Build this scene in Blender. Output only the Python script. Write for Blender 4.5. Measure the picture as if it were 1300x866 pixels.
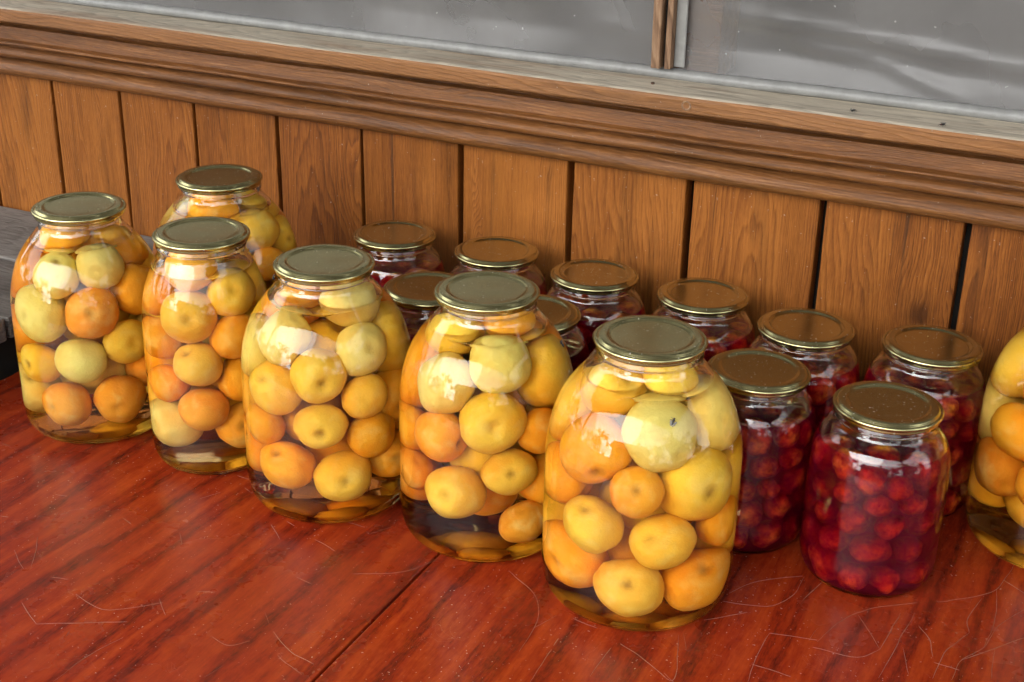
import bpy, bmesh, math, random
import numpy as np
from mathutils import Vector, Matrix, noise as mn

for o in list(bpy.data.objects):
    bpy.data.objects.remove(o)
random.seed(11)
S = bpy.context.scene
COL = S.collection
R_ = math.radians
TZ = 0.75                                   # height of the table top above the ground

# ------------------------------------------------------------------ camera
cam = bpy.data.cameras.new('camera')
cam.sensor_width = 36.0
cam.lens = 1756.85 / 1300 * 36.0
cam.clip_start = 0.02
cam.clip_end = 400
co = bpy.data.objects.new('camera', cam)
COL.objects.link(co)
rt, up, fw = Vector((0.899431, 0.436666, 0.018632)), Vector((-0.1925, 0.357513, 0.913854)), Vector((-0.392387, 0.825535, -0.405616))
M = Matrix.Identity(4)
for i in range(3):
    M[i][0], M[i][1], M[i][2] = rt[i], up[i], -fw[i]
M.translation = (0, 0, TZ + 0.65903)
co.matrix_world = M
S.camera = co

# ------------------------------------------------------------------ sky, sun, exposure
SUN_AZ, SUN_EL = R_(200), R_(34)            # overcast: a weak, very wide sun behind the camera
W = bpy.data.worlds.new('World')
S.world = W
W.use_nodes = True
nt = W.node_tree
nt.nodes.clear()
sky = nt.nodes.new('ShaderNodeTexSky')
sky.sky_type = 'NISHITA'
sky.sun_disc = False
sky.sun_elevation = SUN_EL
sky.sun_rotation = SUN_AZ
sky.air_density = 1.0
sky.dust_density = 0.3
sky.ozone_density = 1.0
hs = nt.nodes.new('ShaderNodeHueSaturation')
hs.inputs['Saturation'].default_value = 0.08
bg = nt.nodes.new('ShaderNodeBackground')
bg.inputs['Strength'].default_value = 0.15
wo = nt.nodes.new('ShaderNodeOutputWorld')
nt.links.new(sky.outputs[0], hs.inputs['Color'])
nt.links.new(hs.outputs[0], bg.inputs['Color'])
nt.links.new(bg.outputs[0], wo.inputs['Surface'])
sun = bpy.data.lights.new('sun', 'SUN')
sun.energy = 0.8
sun.angle = R_(58)
sun.color = (1.0, 0.96, 0.90)
so = bpy.data.objects.new('sun', sun)
COL.objects.link(so)
so.location = (0, -3, 6)
sd = Vector((math.sin(SUN_AZ) * math.cos(SUN_EL), math.cos(SUN_AZ) * math.cos(SUN_EL), math.sin(SUN_EL)))
so.rotation_euler = sd.to_track_quat('Z', 'Y').to_euler()
S.view_settings.view_transform = 'Standard'
S.view_settings.look = 'None'
S.view_settings.gamma = 1.0
S.view_settings.exposure = 2.15
S.view_settings.use_curve_mapping = False
S.render.engine = 'CYCLES'
cy = S.cycles
cy.use_denoising = True
cy.max_bounces = 26
cy.transmission_bounces = 24
cy.use_adaptive_sampling = True
cy.adaptive_threshold = 0.025
cy.transparent_max_bounces = 12
cy.glossy_bounces = 6
cy.diffuse_bounces = 3
cy.volume_bounces = 3
cy.caustics_reflective = True
cy.caustics_refractive = True
cy.blur_glossy = 0.3
cy.sample_clamp_indirect = 25.0

# ------------------------------------------------------------------ helpers
def tag(o, label=None, cat=None, group=None, kind=None):
    for k, v in (('label', label), ('category', cat), ('group', group), ('kind', kind)):
        if v:
            o[k] = v
    return o

def obj(name, me, mat=None, parent=None, loc=(0, 0, 0), rot=None):
    o = bpy.data.objects.new(name, me)
    COL.objects.link(o)
    o.location = loc
    if rot is not None:
        o.rotation_euler = rot
    if parent:
        o.parent = parent
    if mat and not me.materials:
        me.materials.append(mat)
    return o

def empty(name, loc=(0, 0, 0)):
    o = bpy.data.objects.new(name, None)
    o.empty_display_size = 0.05
    COL.objects.link(o)
    o.location = loc
    return o

def to_mesh(bm, name, smooth=False):
    bmesh.ops.recalc_face_normals(bm, faces=bm.faces)
    me = bpy.data.meshes.new(name)
    bm.to_mesh(me)
    bm.free()
    if smooth:
        me.polygons.foreach_set('use_smooth', [True] * len(me.polygons))
    return me

def lathe(name, prof, seg=96, closed=False):
    """revolve (r, z) pairs; a point with r == 0 becomes a pole"""
    bm = bmesh.new()
    rings = []
    for r, z in prof:
        if r < 1e-7:
            rings.append([bm.verts.new((0, 0, z))])
        else:
            rings.append([bm.verts.new((r * math.cos(2 * math.pi * i / seg), r * math.sin(2 * math.pi * i / seg), z)) for i in range(seg)])
    pairs = list(zip(rings, rings[1:]))
    if closed:
        pairs.append((rings[-1], rings[0]))
    for a, b in pairs:
        if len(a) == 1 and len(b) == 1:
            continue
        for i in range(seg):
            j = (i + 1) % seg
            if len(a) == 1:
                bm.faces.new((a[0], b[i], b[j]))
            elif len(b) == 1:
                bm.faces.new((a[i], b[0], a[j]))
            else:
                bm.faces.new((a[i], b[i], b[j], a[j]))
    for e in bm.edges:
        if len(e.link_faces) == 2 and e.calc_face_angle(0) > 0.8:
            e.smooth = False
    return to_mesh(bm, name, True)

def spline(P, n=6):
    """smooth curve through points (Hermite, chord-length tangents, so long straights do not overshoot)"""
    P = [Vector(p) for p in P]
    m = len(P)
    T = []
    for i in range(m):
        a, b = P[max(i - 1, 0)], P[min(i + 1, m - 1)]
        la, lb = (P[i] - a).length, (b - P[i]).length
        if la == 0 or lb == 0:
            T.append((b - a).normalized())
        else:
            T.append(((P[i] - a) / la * lb + (b - P[i]) / lb * la) / (la + lb))
    out = []
    for i in range(m - 1):
        b, c = P[i], P[i + 1]
        L = (c - b).length
        for k in range(n):
            t = k / n
            out.append(b * (2 * t ** 3 - 3 * t * t + 1) + T[i] * L * (t ** 3 - 2 * t * t + t) + c * (3 * t * t - 2 * t ** 3) + T[i + 1] * L * (t ** 3 - t * t))
    out.append(P[-1])
    return [tuple(p) for p in out]

def box_mesh(name, sx, sy, sz, bevel=0.002, seg=2, cuts=0, wob=0.0, axis=0, seed=0):
    """bevelled box about its centre; cuts > 0 slices it along an axis so that wob can make it uneven"""
    bm = bmesh.new()
    bmesh.ops.create_cube(bm, size=1)
    for v in bm.verts:
        v.co = Vector((v.co.x * sx, v.co.y * sy, v.co.z * sz))
    if bevel:
        bmesh.ops.bevel(bm, geom=list(bm.edges), offset=bevel, segments=seg, affect='EDGES', profile=0.6)
    if cuts:
        L = (sx, sy, sz)[axis]
        nrm = Vector((0, 0, 0)); nrm[axis] = 1
        for i in range(1, cuts):
            p = Vector((0, 0, 0)); p[axis] = -L / 2 + L * i / cuts
            bmesh.ops.bisect_plane(bm, geom=list(bm.verts) + list(bm.edges) + list(bm.faces), plane_co=p, plane_no=nrm)
        for v in bm.verts:
            q = v.co * 9 + Vector((seed * 3.1, seed * 1.7, 0))
            d = mn.noise_vector(q) * wob
            d[axis] *= 0.3
            v.co += d
    return to_mesh(bm, name)

def extrude_profile(name, prof, x0, x1, n, wob=0.0, seed=0):
    """closed (y, z) outline swept along x"""
    bm = bmesh.new()
    rings = []
    for i in range(n + 1):
        x = x0 + (x1 - x0) * i / n
        ring = []
        for k, (y, z) in enumerate(prof):
            d = mn.noise_vector(Vector((x * 7 + seed, y * 30, z * 30))) * wob
            ring.append(bm.verts.new((x, y + d.y, z + d.z)))
        rings.append(ring)
    m = len(prof)
    for a, b in zip(rings, rings[1:]):
        for k in range(m):
            bm.faces.new((a[k], b[k], b[(k + 1) % m], a[(k + 1) % m]))
    bm.faces.new(rings[0]); bm.faces.new(rings[-1][::-1])
    return to_mesh(bm, name)

def copy_tree(o, parent=None):
    c = o.copy()
    COL.objects.link(c)
    c.parent = parent
    for ch in list(o.children):
        copy_tree(ch, c)
    return c

# ------------------------------------------------------------------ materials
class NT:
    def __init__(self, name):
        self.m = bpy.data.materials.new(name)
        self.m.use_nodes = True
        self.t = self.m.node_tree
        self.t.nodes.clear()
        self.out = self.n('ShaderNodeOutputMaterial')
    def n(self, typ, **kw):
        nd = self.t.nodes.new(typ)
        for k, v in kw.items():
            setattr(nd, k, v)
        return nd
    def set(self, sock, v):
        if hasattr(v, 'is_output'):
            self.t.links.new(v, sock)
        elif isinstance(v, (tuple, list)) and sock.type == 'RGBA' and len(v) == 3:
            sock.default_value = (*v, 1)
        else:
            sock.default_value = v
    def math(self, op, a, b=0.0, c=0.0, clamp=False):
        nd = self.n('ShaderNodeMath', operation=op, use_clamp=clamp)
        for s, v in zip(nd.inputs, (a, b, c)):
            self.set(s, v)
        return nd.outputs[0]
    def vmath(self, op, a, b=(0, 0, 0)):
        nd = self.n('ShaderNodeVectorMath', operation=op)
        self.set(nd.inputs[0], a); self.set(nd.inputs[1], b)
        return nd.outputs[0]
    def noise(self, vec, scale, detail=4, rough=0.55, dist=0.0, out=0):
        nd = self.n('ShaderNodeTexNoise')
        self.set(nd.inputs['Vector'], vec)
        for k, v in (('Scale', scale), ('Detail', detail), ('Roughness', rough), ('Distortion', dist)):
            self.set(nd.inputs[k], v)
        return nd.outputs[out]
    def ramp(self, fac, stops, interp='LINEAR'):
        nd = self.n('ShaderNodeValToRGB')
        nd.color_ramp.interpolation = interp
        el = nd.color_ramp.elements
        while len(el) < len(stops):
            el.new(0.5)
        for e, (p, c) in zip(el, stops):
            e.position = p
            e.color = (c, c, c, 1) if isinstance(c, (int, float)) else (*c, 1)
        self.set(nd.inputs[0], fac)
        return nd.outputs[0]
    def mix(self, fac, a, b, mode='MIX'):
        nd = self.n('ShaderNodeMix', data_type='RGBA', blend_type=mode)
        self.set(nd.inputs[0], fac); self.set(nd.inputs[6], a); self.set(nd.inputs[7], b)
        return nd.outputs[2]
    def principled(self, **kw):
        p = self.n('ShaderNodeBsdfPrincipled')
        for k, v in kw.items():
            self.set(p.inputs[k.replace('_', ' ')], v)
        return p
    def bump(self, h, strength=0.3, dist=0.001):
        b = self.n('ShaderNodeBump')
        self.set(b.inputs['Height'], h)
        b.inputs['Strength'].default_value = strength
        b.inputs['Distance'].default_value = dist
        return b.outputs[0]
    def surf(self, s, vol=None):
        self.t.links.new(s.outputs[0] if hasattr(s, 'outputs') else s, self.out.inputs['Surface'])
        if vol:
            self.t.links.new(vol.outputs[0], self.out.inputs['Volume'])
        return self.m

def wood(name, axis, dark, mid, light, rough=0.5, arch=110.0, band=26.0, contrast=0.55, grime=0.5, grey=None, spec=0.4, bump=0.5):
    """flat-sawn board: nested arches along the grain, fibres, pores, stains; each object gets its own offset"""
    N = NT(name)
    tc = N.n('ShaderNodeTexCoord')
    oi = N.n('ShaderNodeObjectInfo')
    sep = N.n('ShaderNodeSeparateXYZ')
    N.set(sep.inputs[0], tc.outputs['Object'])
    X, Y, Z = sep.outputs
    g, a, b = (X, Z, Y) if axis == 'X' else ((Z, X, Y) if axis == 'Z' else (Y, X, Z))
    rnd = oi.outputs['Random']
    g = N.math('ADD', g, N.math('MULTIPLY', rnd, 7.3))
    comb = N.n('ShaderNodeCombineXYZ')
    N.set(comb.inputs[0], N.math('MULTIPLY', g, 0.12)); N.set(comb.inputs[1], a); N.set(comb.inputs[2], N.math('ADD', b, N.math('MULTIPLY', rnd, 3.1)))
    P = comb.outputs[0]
    wv = N.noise(P, 22, 2, 0.5)
    wv2 = N.noise(P, 70, 2, 0.5)
    # centre of the arches wanders from board to board
    cx = N.math('MULTIPLY', N.math('SUBTRACT', N.math('FRACT', N.math('MULTIPLY', rnd, 17.7)), 0.5), 0.26)
    ax = N.math('ADD', N.math('SUBTRACT', a, cx), N.math('MULTIPLY', N.math('SUBTRACT', wv, 0.5), 0.05))
    ar = N.math('MULTIPLY', arch, N.math('ADD', 0.35, N.math('MULTIPLY', N.math('FRACT', N.math('MULTIPLY', rnd, 5.3)), 1.5)))
    h = N.math('ADD', g, N.math('MULTIPLY', N.math('MULTIPLY', ax, ax), ar))
    h = N.math('ADD', h, N.math('MULTIPLY', N.math('SUBTRACT', wv2, 0.5), 0.14))
    kv = N.n('ShaderNodeTexVoronoi')
    kc = N.n('ShaderNodeCombineXYZ')
    N.set(kc.inputs[0], N.math('MULTIPLY', g, 0.75)); N.set(kc.inputs[1], N.math('ADD', a, N.math('MULTIPLY', rnd, 11.0)))
    N.set(kv.inputs['Vector'], kc.outputs[0]); kv.inputs['Scale'].default_value = 5.5
    kd = kv.outputs['Distance']
    h = N.math('ADD', h, N.math('MULTIPLY', N.ramp(kd, [(0.0, 1.0), (0.1, 0.55), (0.3, 0.0)], 'EASE'), 0.22))
    knot = N.ramp(N.math('ADD', kd, N.math('MULTIPLY', N.math('SUBTRACT', wv2, 0.5), 0.05)), [(0.04, 1.0), (0.075, 0.4), (0.13, 0.0)])
    fr = N.math('FRACT', N.math('MULTIPLY', h, band))
    ring = N.ramp(fr, [(0.0, 0.0), (0.55, 0.45), (0.85, 1.0), (1.0, 0.0)])
    st = N.n('ShaderNodeMapping')
    N.set(st.inputs[0], P); st.inputs['Scale'].default_value = (0.25, 1, 1)
    fib = N.noise(st.outputs[0], 620, 4, 0.75)
    fib2 = N.noise(st.outputs[0], 130, 4, 0.6)
    big = N.noise(P, 9, 3, 0.6)
    v = N.math('ADD', N.math('MULTIPLY', ring, contrast), N.math('MULTIPLY', fib2, 1 - contrast))
    v = N.math('ADD', N.math('MULTIPLY', v, 0.75), N.math('MULTIPLY', N.math('SUBTRACT', fib, 0.5), 0.95))
    v = N.math('ADD', v, N.math('MULTIPLY', N.math('SUBTRACT', big, 0.5), 0.7))
    v = N.math('ADD', v, N.math('MULTIPLY', N.math('SUBTRACT', N.math('FRACT', N.math('MULTIPLY', rnd, 3.7)), 0.5), 0.28))
    pit = N.noise(P, 900, 2, 0.6)
    v = N.math('ADD', v, N.math('MULTIPLY', N.math('SUBTRACT', pit, 0.5), 0.45))
    c = N.ramp(v, [(0.10, light), (0.42, mid), (0.85, dark)])
    # dirt in long stains, dark flecks and small nicks
    gr = N.ramp(N.noise(P, 30, 6, 0.7), [(0.52, 0.0), (0.75, 1.0)])
    c = N.mix(N.math('MULTIPLY', gr, grime), c, tuple(x * 0.30 for x in dark))
    fl = N.ramp(N.noise(st.outputs[0], 95, 2, 0.5), [(0.70, 0.0), (0.76, 1.0)])
    c = N.mix(N.math('MULTIPLY', fl, 0.6 * min(1, grime * 1.6)), c, (0.02, 0.012, 0.008))
    c = N.mix(N.math('MULTIPLY', knot, 0.75), c, tuple(x * 0.35 for x in dark))
    if grey:
        # exposed upper faces have weathered to grey
        ge = N.n('ShaderNodeNewGeometry')
        sp = N.n('ShaderNodeSeparateXYZ')
        N.set(sp.inputs[0], ge.outputs['Normal'])
        up_ = N.ramp(sp.outputs[2], [(0.55, 0.0), (0.9, 1.0)])
        wear = N.math('MULTIPLY', up_, N.ramp(N.noise(P, 24, 4, 0.6), [(0.28, 0.35), (0.5, 1.0)]))
        c = N.mix(wear, c, N.ramp(v, [(0.1, tuple(min(1, x * 1.35) for x in grey)), (0.7, tuple(x * 0.65 for x in grey))]))
    dust = N.ramp(N.noise(tc.outputs['Object'], 330, 1, 0.5), [(0.77, 0.0), (0.79, 1.0)])
    c = N.mix(N.math('MULTIPLY', dust, 0.35), c, (0.5, 0.45, 0.4))
    hgt = N.math('ADD', N.math('MULTIPLY', ring, -0.5), N.math('ADD', N.math('MULTIPLY', fib, -0.9), N.math('MULTIPLY', pit, -0.5)))
    p = N.principled(Base_Color=c, Roughness=N.math('ADD', rough, N.math('MULTIPLY', N.math('SUBTRACT', fib2, 0.5), 0.25)), Normal=N.bump(hgt, bump, 0.0012))
    p.inputs['Specular IOR Level'].default_value = spec
    return N.surf(p)

M_PLANK = wood('stained plank', 'Z', (0.070, 0.019, 0.0038), (0.195, 0.060, 0.0088), (0.30, 0.104, 0.0175), rough=0.55, arch=150, band=17, contrast=0.40, grime=0.6, spec=0.2)
M_MOULD = wood('stained moulding', 'X', (0.070, 0.024, 0.006), (0.20, 0.075, 0.018), (0.34, 0.150, 0.048), rough=0.5, arch=40, band=14, grime=0.7, contrast=0.2, spec=0.4)
M_SILL = wood('weathered sill', 'X', (0.13, 0.052, 0.016), (0.235, 0.098, 0.030), (0.32, 0.145, 0.05), rough=0.6, arch=60, band=16, grime=0.4, grey=(0.46, 0.40, 0.31), contrast=0.4)
M_GREYWOOD = wood('weathered grey board', 'X', (0.045, 0.036, 0.030), (0.13, 0.115, 0.10), (0.22, 0.20, 0.18), rough=0.8, arch=30, band=22, grime=0.6, contrast=0.3, bump=1.0)
M_BATTEN = wood('old batten', 'Z', (0.09, 0.045, 0.022), (0.25, 0.14, 0.075), (0.38, 0.24, 0.14), rough=0.6, arch=90, band=20, grime=0.5)

def plain(name, col, rough=0.7, metal=0.0, var=0.25, scale=20):
    N = NT(name)
    tc = N.n('ShaderNodeTexCoord')
    n = N.noise(tc.outputs['Object'], scale, 5, 0.6)
    c = N.mix(N.ramp(n, [(0.3, 0.0), (0.7, 1.0)]), tuple(x * (1 - var) for x in col), tuple(min(1, x * (1 + var)) for x in col))
    return N.surf(N.principled(Base_Color=c, Roughness=rough, Metallic=metal, Normal=N.bump(n, 0.2, 0.002)))

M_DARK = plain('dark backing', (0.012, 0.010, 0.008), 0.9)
M_INT = plain('shed interior', (0.09, 0.085, 0.08), 0.9, scale=3)
M_IRON = plain('old iron', (0.10, 0.06, 0.04), 0.55, 0.6, scale=200)

def table_mat():
    N = NT('red lacquered veneer')
    tc = N.n('ShaderNodeTexCoord')
    O = tc.outputs['Object']
    mp = N.n('ShaderNodeMapping')
    N.set(mp.inputs[0], O); mp.inputs['Scale'].default_value = (1.0, 0.16, 1.0)
    P = mp.outputs[0]
    low = N.noise(P, 9, 3, 0.55)
    wig = N.noise(mp.outputs[0], 60, 3, 0.6)
    sep = N.n('ShaderNodeSeparateXYZ'); N.set(sep.inputs[0], O)
    x = N.math('ADD', sep.outputs[0], N.math('MULTIPLY', N.math('SUBTRACT', low, 0.5), 0.10))
    x = N.math('ADD', x, N.math('MULTIPLY', N.math('SUBTRACT', wig, 0.5), 0.022))
    s1 = N.math('SINE', N.math('MULTIPLY', x, 330.0))
    s2 = N.math('SINE', N.math('MULTIPLY', x, 131.0))
    band = N.math('ADD', N.math('MULTIPLY', s1, 0.16), N.math('MULTIPLY', s2, 0.22))
    fl = N.n('ShaderNodeMapping')
    N.set(fl.inputs[0], O); fl.inputs['Scale'].default_value = (1.0, 0.15, 1.0)
    fib = N.noise(fl.outputs[0], 420, 3, 0.7, 0.15)
    mot = N.noise(O, 150, 3, 0.6, 0.2)
    v = N.math('ADD', N.math('ADD', 0.5, N.math('MULTIPLY', band, 0.72)), N.math('MULTIPLY', N.math('SUBTRACT', fib, 0.5), 0.8))
    v = N.math('ADD', v, N.math('MULTIPLY', N.math('SUBTRACT', mot, 0.5), 0.35))
    c = N.ramp(v, [(0.08, (0.065, 0.007, 0.0035)), (0.45, (0.215, 0.0185, 0.0045)), (0.95, (0.33, 0.043, 0.008))])
    fine = N.n('ShaderNodeTexVoronoi', feature='DISTANCE_TO_EDGE'); 
    N.set(fine.inputs['Vector'], N.vmath('ADD', O, N.noise(O, 8, 2, 0.5, 0, 1))); fine.inputs['Scale'].default_value = 26
    # short pale scuffs, only here and there
    sc = N.math('MULTIPLY', N.ramp(fine.outputs['Distance'], [(0.0, 1.0), (0.010, 0.0)]), N.ramp(N.noise(O, 19, 3, 0.6), [(0.56, 0.0), (0.68, 1.0)]))
    c = N.mix(N.math('MULTIPLY', sc, 0.30), c, (0.55, 0.25, 0.18))
    dust = N.ramp(N.noise(O, 420, 1, 0.5), [(0.745, 0.0), (0.765, 1.0)])
    c = N.mix(N.math('MULTIPLY', dust, 0.45), c, (0.55, 0.38, 0.32))
    film = N.noise(O, 6, 5, 0.65)
    c = N.mix(N.math('MULTIPLY', N.ramp(film, [(0.45, 0.0), (0.8, 1.0)]), 0.04), c, (0.35, 0.20, 0.15))
    rg = N.math('ADD', 0.19, N.math('MULTIPLY', N.ramp(film, [(0.3, 0.0), (0.75, 1.0)]), 0.16))
    p = N.principled(Base_Color=c, Roughness=rg, Normal=N.bump(N.math('ADD', N.noise(O, 14, 2, 0.5), N.math('MULTIPLY', fib, 0.02)), 0.10, 0.004))
    p.inputs['IOR'].default_value = 1.36
    return N.surf(p)
M_TABLE = table_mat()
M_LEG = plain('dark red varnish', (0.12, 0.02, 0.008), 0.35)
M_SCR = plain('scratched lacquer', (0.235, 0.075, 0.045), 0.6, scale=300, var=0.4)

def glass_mat():
    N = NT('jar glass')
    g = N.n('ShaderNodeBsdfGlass')
    g.inputs['IOR'].default_value = 1.5
    g.inputs['Roughness'].default_value = 0.0
    g.inputs['Color'].default_value = (0.993, 0.996, 0.993, 1)
    tc = N.n('ShaderNodeTexCoord')
    # pressed glass is faintly wavy
    N.set(g.inputs['Normal'], N.bump(N.noise(tc.outputs['Object'], 30, 2, 0.5), 0.05, 0.006))
    return N.surf(g)
M_GLASS = glass_mat()

def liquid_mat(name, col, dens, scat=None):
    N = NT(name)
    g = N.n('ShaderNodeBsdfGlass')
    # against the air the liquid refracts as 1.34, against the glass wall as 1.34 / 1.5
    at = N.n('ShaderNodeAttribute'); at.attribute_name = 'open_surface'
    N.set(g.inputs['IOR'], N.math('ADD', 1.34 / 1.5, N.math('MULTIPLY', at.outputs['Fac'], 1.34 - 1.34 / 1.5)))
    g.inputs['Roughness'].default_value = 0.0
    v = N.n('ShaderNodeVolumeAbsorption')
    v.inputs['Color'].default_value = (*col, 1)
    v.inputs['Density'].default_value = dens
    if scat:
        sc = N.n('ShaderNodeVolumeScatter')
        sc.inputs['Color'].default_value = (*scat[0], 1)
        sc.inputs['Density'].default_value = scat[1]
        sc.inputs['Anisotropy'].default_value = 0.3
        ad = N.n('ShaderNodeAddShader')
        N.t.links.new(v.outputs[0], ad.inputs[0]); N.t.links.new(sc.outputs[0], ad.inputs[1])
        v = ad
    return N.surf(g, v)
M_SYRUP = liquid_mat('pale orange syrup', (0.995, 0.78, 0.22), 13.0)
M_JUICE = liquid_mat('magenta juice', (0.86, 0.0, 0.38), 250.0, ((0.80, 0.06, 0.45), 46.0))

def lid_mat():
    N = NT('gold lacquered tinplate')
    tc = N.n('ShaderNodeTexCoord'); oi = N.n('ShaderNodeObjectInfo')
    O = N.vmath('ADD', tc.outputs['Object'], oi.outputs['Location'])
    n = N.noise(O, 45, 5, 0.65)
    c = N.mix(n, (0.46, 0.425, 0.20), (0.60, 0.555, 0.285))
    sp = N.ramp(N.noise(O, 520, 1, 0.5), [(0.73, 0.0), (0.755, 1.0)])
    r = N.math('ADD', 0.16, N.math('MULTIPLY', n, 0.16))
    p = N.principled(Base_Color=c, Metallic=1.0, Roughness=r, Normal=N.bump(N.noise(O, 26, 2, 0.5), 0.12, 0.003))
    d = N.principled(Base_Color=(0.45, 0.40, 0.33), Roughness=0.8)
    mx = N.n('ShaderNodeMixShader')
    N.set(mx.inputs[0], N.math('MULTIPLY', sp, 0.7))
    N.t.links.new(p.outputs[0], mx.inputs[1]); N.t.links.new(d.outputs[0], mx.inputs[2])
    return N.surf(mx)
M_LID = lid_mat()

def fruit_mat():
    N = NT('fruit skin')
    tc = N.n('ShaderNodeTexCoord'); oi = N.n('ShaderNodeObjectInfo')
    O = tc.outputs['Object']
    off = N.n('ShaderNodeCombineXYZ')
    for i in range(3):
        N.set(off.inputs[i], N.math('MULTIPLY', oi.outputs['Random'], 9.0 + 4 * i))
    Q = N.vmath('ADD', O, off.outputs[0])
    base = oi.outputs['Color']
    sep = N.n('ShaderNodeSeparateXYZ'); N.set(sep.inputs[0], O)
    blush = N.ramp(N.math('ADD', N.math('MULTIPLY', N.noise(Q, 0.9, 3, 0.5), 1.0), N.math('MULTIPLY', sep.outputs[0], 0.16)), [(0.44, 0.0), (0.78, 1.0)])
    c = N.mix(N.math('MULTIPLY', blush, 0.62), base, N.mix(1.0, base, (1.0, 0.68, 0.36), 'MULTIPLY'))
    pale = N.ramp(N.noise(Q, 1.3, 3, 0.5, 0.3), [(0.5, 0.0), (0.75, 1.0)])
    c = N.mix(N.math('MULTIPLY', pale, 0.35), c, (0.92, 0.78, 0.26))
    fleck = N.ramp(N.noise(Q, 11, 3, 0.6), [(0.66, 0.0), (0.76, 1.0)])
    c = N.mix(N.math('MULTIPLY', fleck, 0.35), c, (0.36, 0.17, 0.03))
    pore = N.ramp(N.noise(Q, 38, 2, 0.6), [(0.69, 0.0), (0.74, 1.0)])
    c = N.mix(N.math('MULTIPLY', pore, 0.45), c, (0.33, 0.14, 0.03))
    # stem scar at +z, blossom end at -z
    rad = N.vmath('LENGTH', N.vmath('MULTIPLY', O, (1, 1, 0)))
    ln = N.n('ShaderNodeVectorMath', operation='LENGTH'); N.set(ln.inputs[0], N.vmath('MULTIPLY', O, (1, 1, 0)))
    rr = N.math('ADD', ln.outputs['Value'], N.math('MULTIPLY', N.math('SUBTRACT', N.noise(Q, 7, 3, 0.6), 0.5), 0.16))
    scar = N.math('MULTIPLY', N.ramp(rr, [(0.05, 1.0), (0.15, 0.45), (0.32, 0.0)]), N.math('MULTIPLY', N.ramp(sep.outputs[2], [(0.49, 0.0), (0.5, 1.0)]), N.ramp(N.math('FRACT', N.math('MULTIPLY', oi.outputs['Random'], 31.7)), [(0.1, 0.12), (0.9, 1.0)])))
    c = N.mix(N.math('MULTIPLY', scar, 0.7), c, (0.22, 0.095, 0.02))
    p = N.principled(Base_Color=c, Roughness=0.42, Normal=N.bump(N.noise(Q, 9, 4, 0.6), 0.12, 0.02))
    p.inputs['Specular IOR Level'].default_value = 0.04     # wet fruit in syrup hardly mirrors
    return N.surf(p)
M_FRUIT = fruit_mat()

def red_mat():
    N = NT('red fruit skin')
    tc = N.n('ShaderNodeTexCoord'); oi = N.n('ShaderNodeObjectInfo')
    Q = N.vmath('ADD', tc.outputs['Object'], oi.outputs['Location'])
    n = N.noise(Q, 1.6, 4, 0.6)
    c = N.mix(N.ramp(n, [(0.35, 0.0), (0.65, 1.0)]), (0.30, 0.04, 0.010), (0.92, 0.45, 0.04))
    return N.surf(N.principled(Base_Color=c, Roughness=0.5, Specular_IOR_Level=0.04))
M_RED = red_mat()

def film_mat():
    N = NT('clouded plastic film')
    tc = N.n('ShaderNodeTexCoord')
    O = tc.outputs['Object']
    n = N.noise(O, 3.5, 5, 0.6, 0.5)
    c = N.ramp(n, [(0.3, (0.155, 0.150, 0.146)), (0.7, (0.31, 0.30, 0.293))])
    sp = N.ramp(N.noise(O, 190, 1, 0.5), [(0.775, 0.0), (0.79, 1.0)])
    c = N.mix(N.math('MULTIPLY', sp, 0.5), c, (0.75, 0.73, 0.7))
    p = N.principled(Base_Color=c, Roughness=0.26, Normal=N.bump(N.noise(O, 60, 3, 0.5), 0.06, 0.003))
    t = N.n('ShaderNodeBsdfTransparent')
    t.inputs[0].default_value = (0.92, 0.92, 0.93, 1)
    mx = N.n('ShaderNodeMixShader')
    mx.inputs[0].default_value = 0.40
    N.t.links.new(p.outputs[0], mx.inputs[1]); N.t.links.new(t.outputs[0], mx.inputs[2])
    return N.surf(mx)
M_FILM = film_mat()
M_ROD = plain('grey plastic roll', (0.25, 0.25, 0.24), 0.42, scale=60, var=0.18)
M_FLY = plain('fly body', (0.012, 0.012, 0.014), 0.35, scale=900)
M_EYE = plain('fly eye', (0.10, 0.02, 0.012), 0.4)
def wing_mat():
    N = NT('fly wing')
    p = N.principled(Base_Color=(0.25, 0.24, 0.22), Roughness=0.3)
    t = N.n('ShaderNodeBsdfTransparent')
    mx = N.n('ShaderNodeMixShader'); mx.inputs[0].default_value = 0.45
    N.t.links.new(p.outputs[0], mx.inputs[1]); N.t.links.new(t.outputs[0], mx.inputs[2])
    return N.surf(mx)
M_WING = wing_mat()

def ground_mat():
    N = NT('trodden earth')
    tc = N.n('ShaderNodeTexCoord')
    n = N.noise(tc.outputs['Object'], 4, 8, 0.65)
    c = N.ramp(n, [(0.3, (0.06, 0.048, 0.034)), (0.55, (0.13, 0.105, 0.075)), (0.75, (0.09, 0.10, 0.05))])
    return N.surf(N.principled(Base_Color=c, Roughness=0.95, Normal=N.bump(N.noise(tc.outputs['Object'], 30, 6, 0.7), 0.5, 0.02)))
M_GROUND = ground_mat()

# ------------------------------------------------------------------ ground
bm = bmesh.new()
bmesh.ops.create_grid(bm, x_segments=8, y_segments=8, size=150)
tag(obj('ground', to_mesh(bm, 'ground'), M_GROUND), kind='structure')

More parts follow.
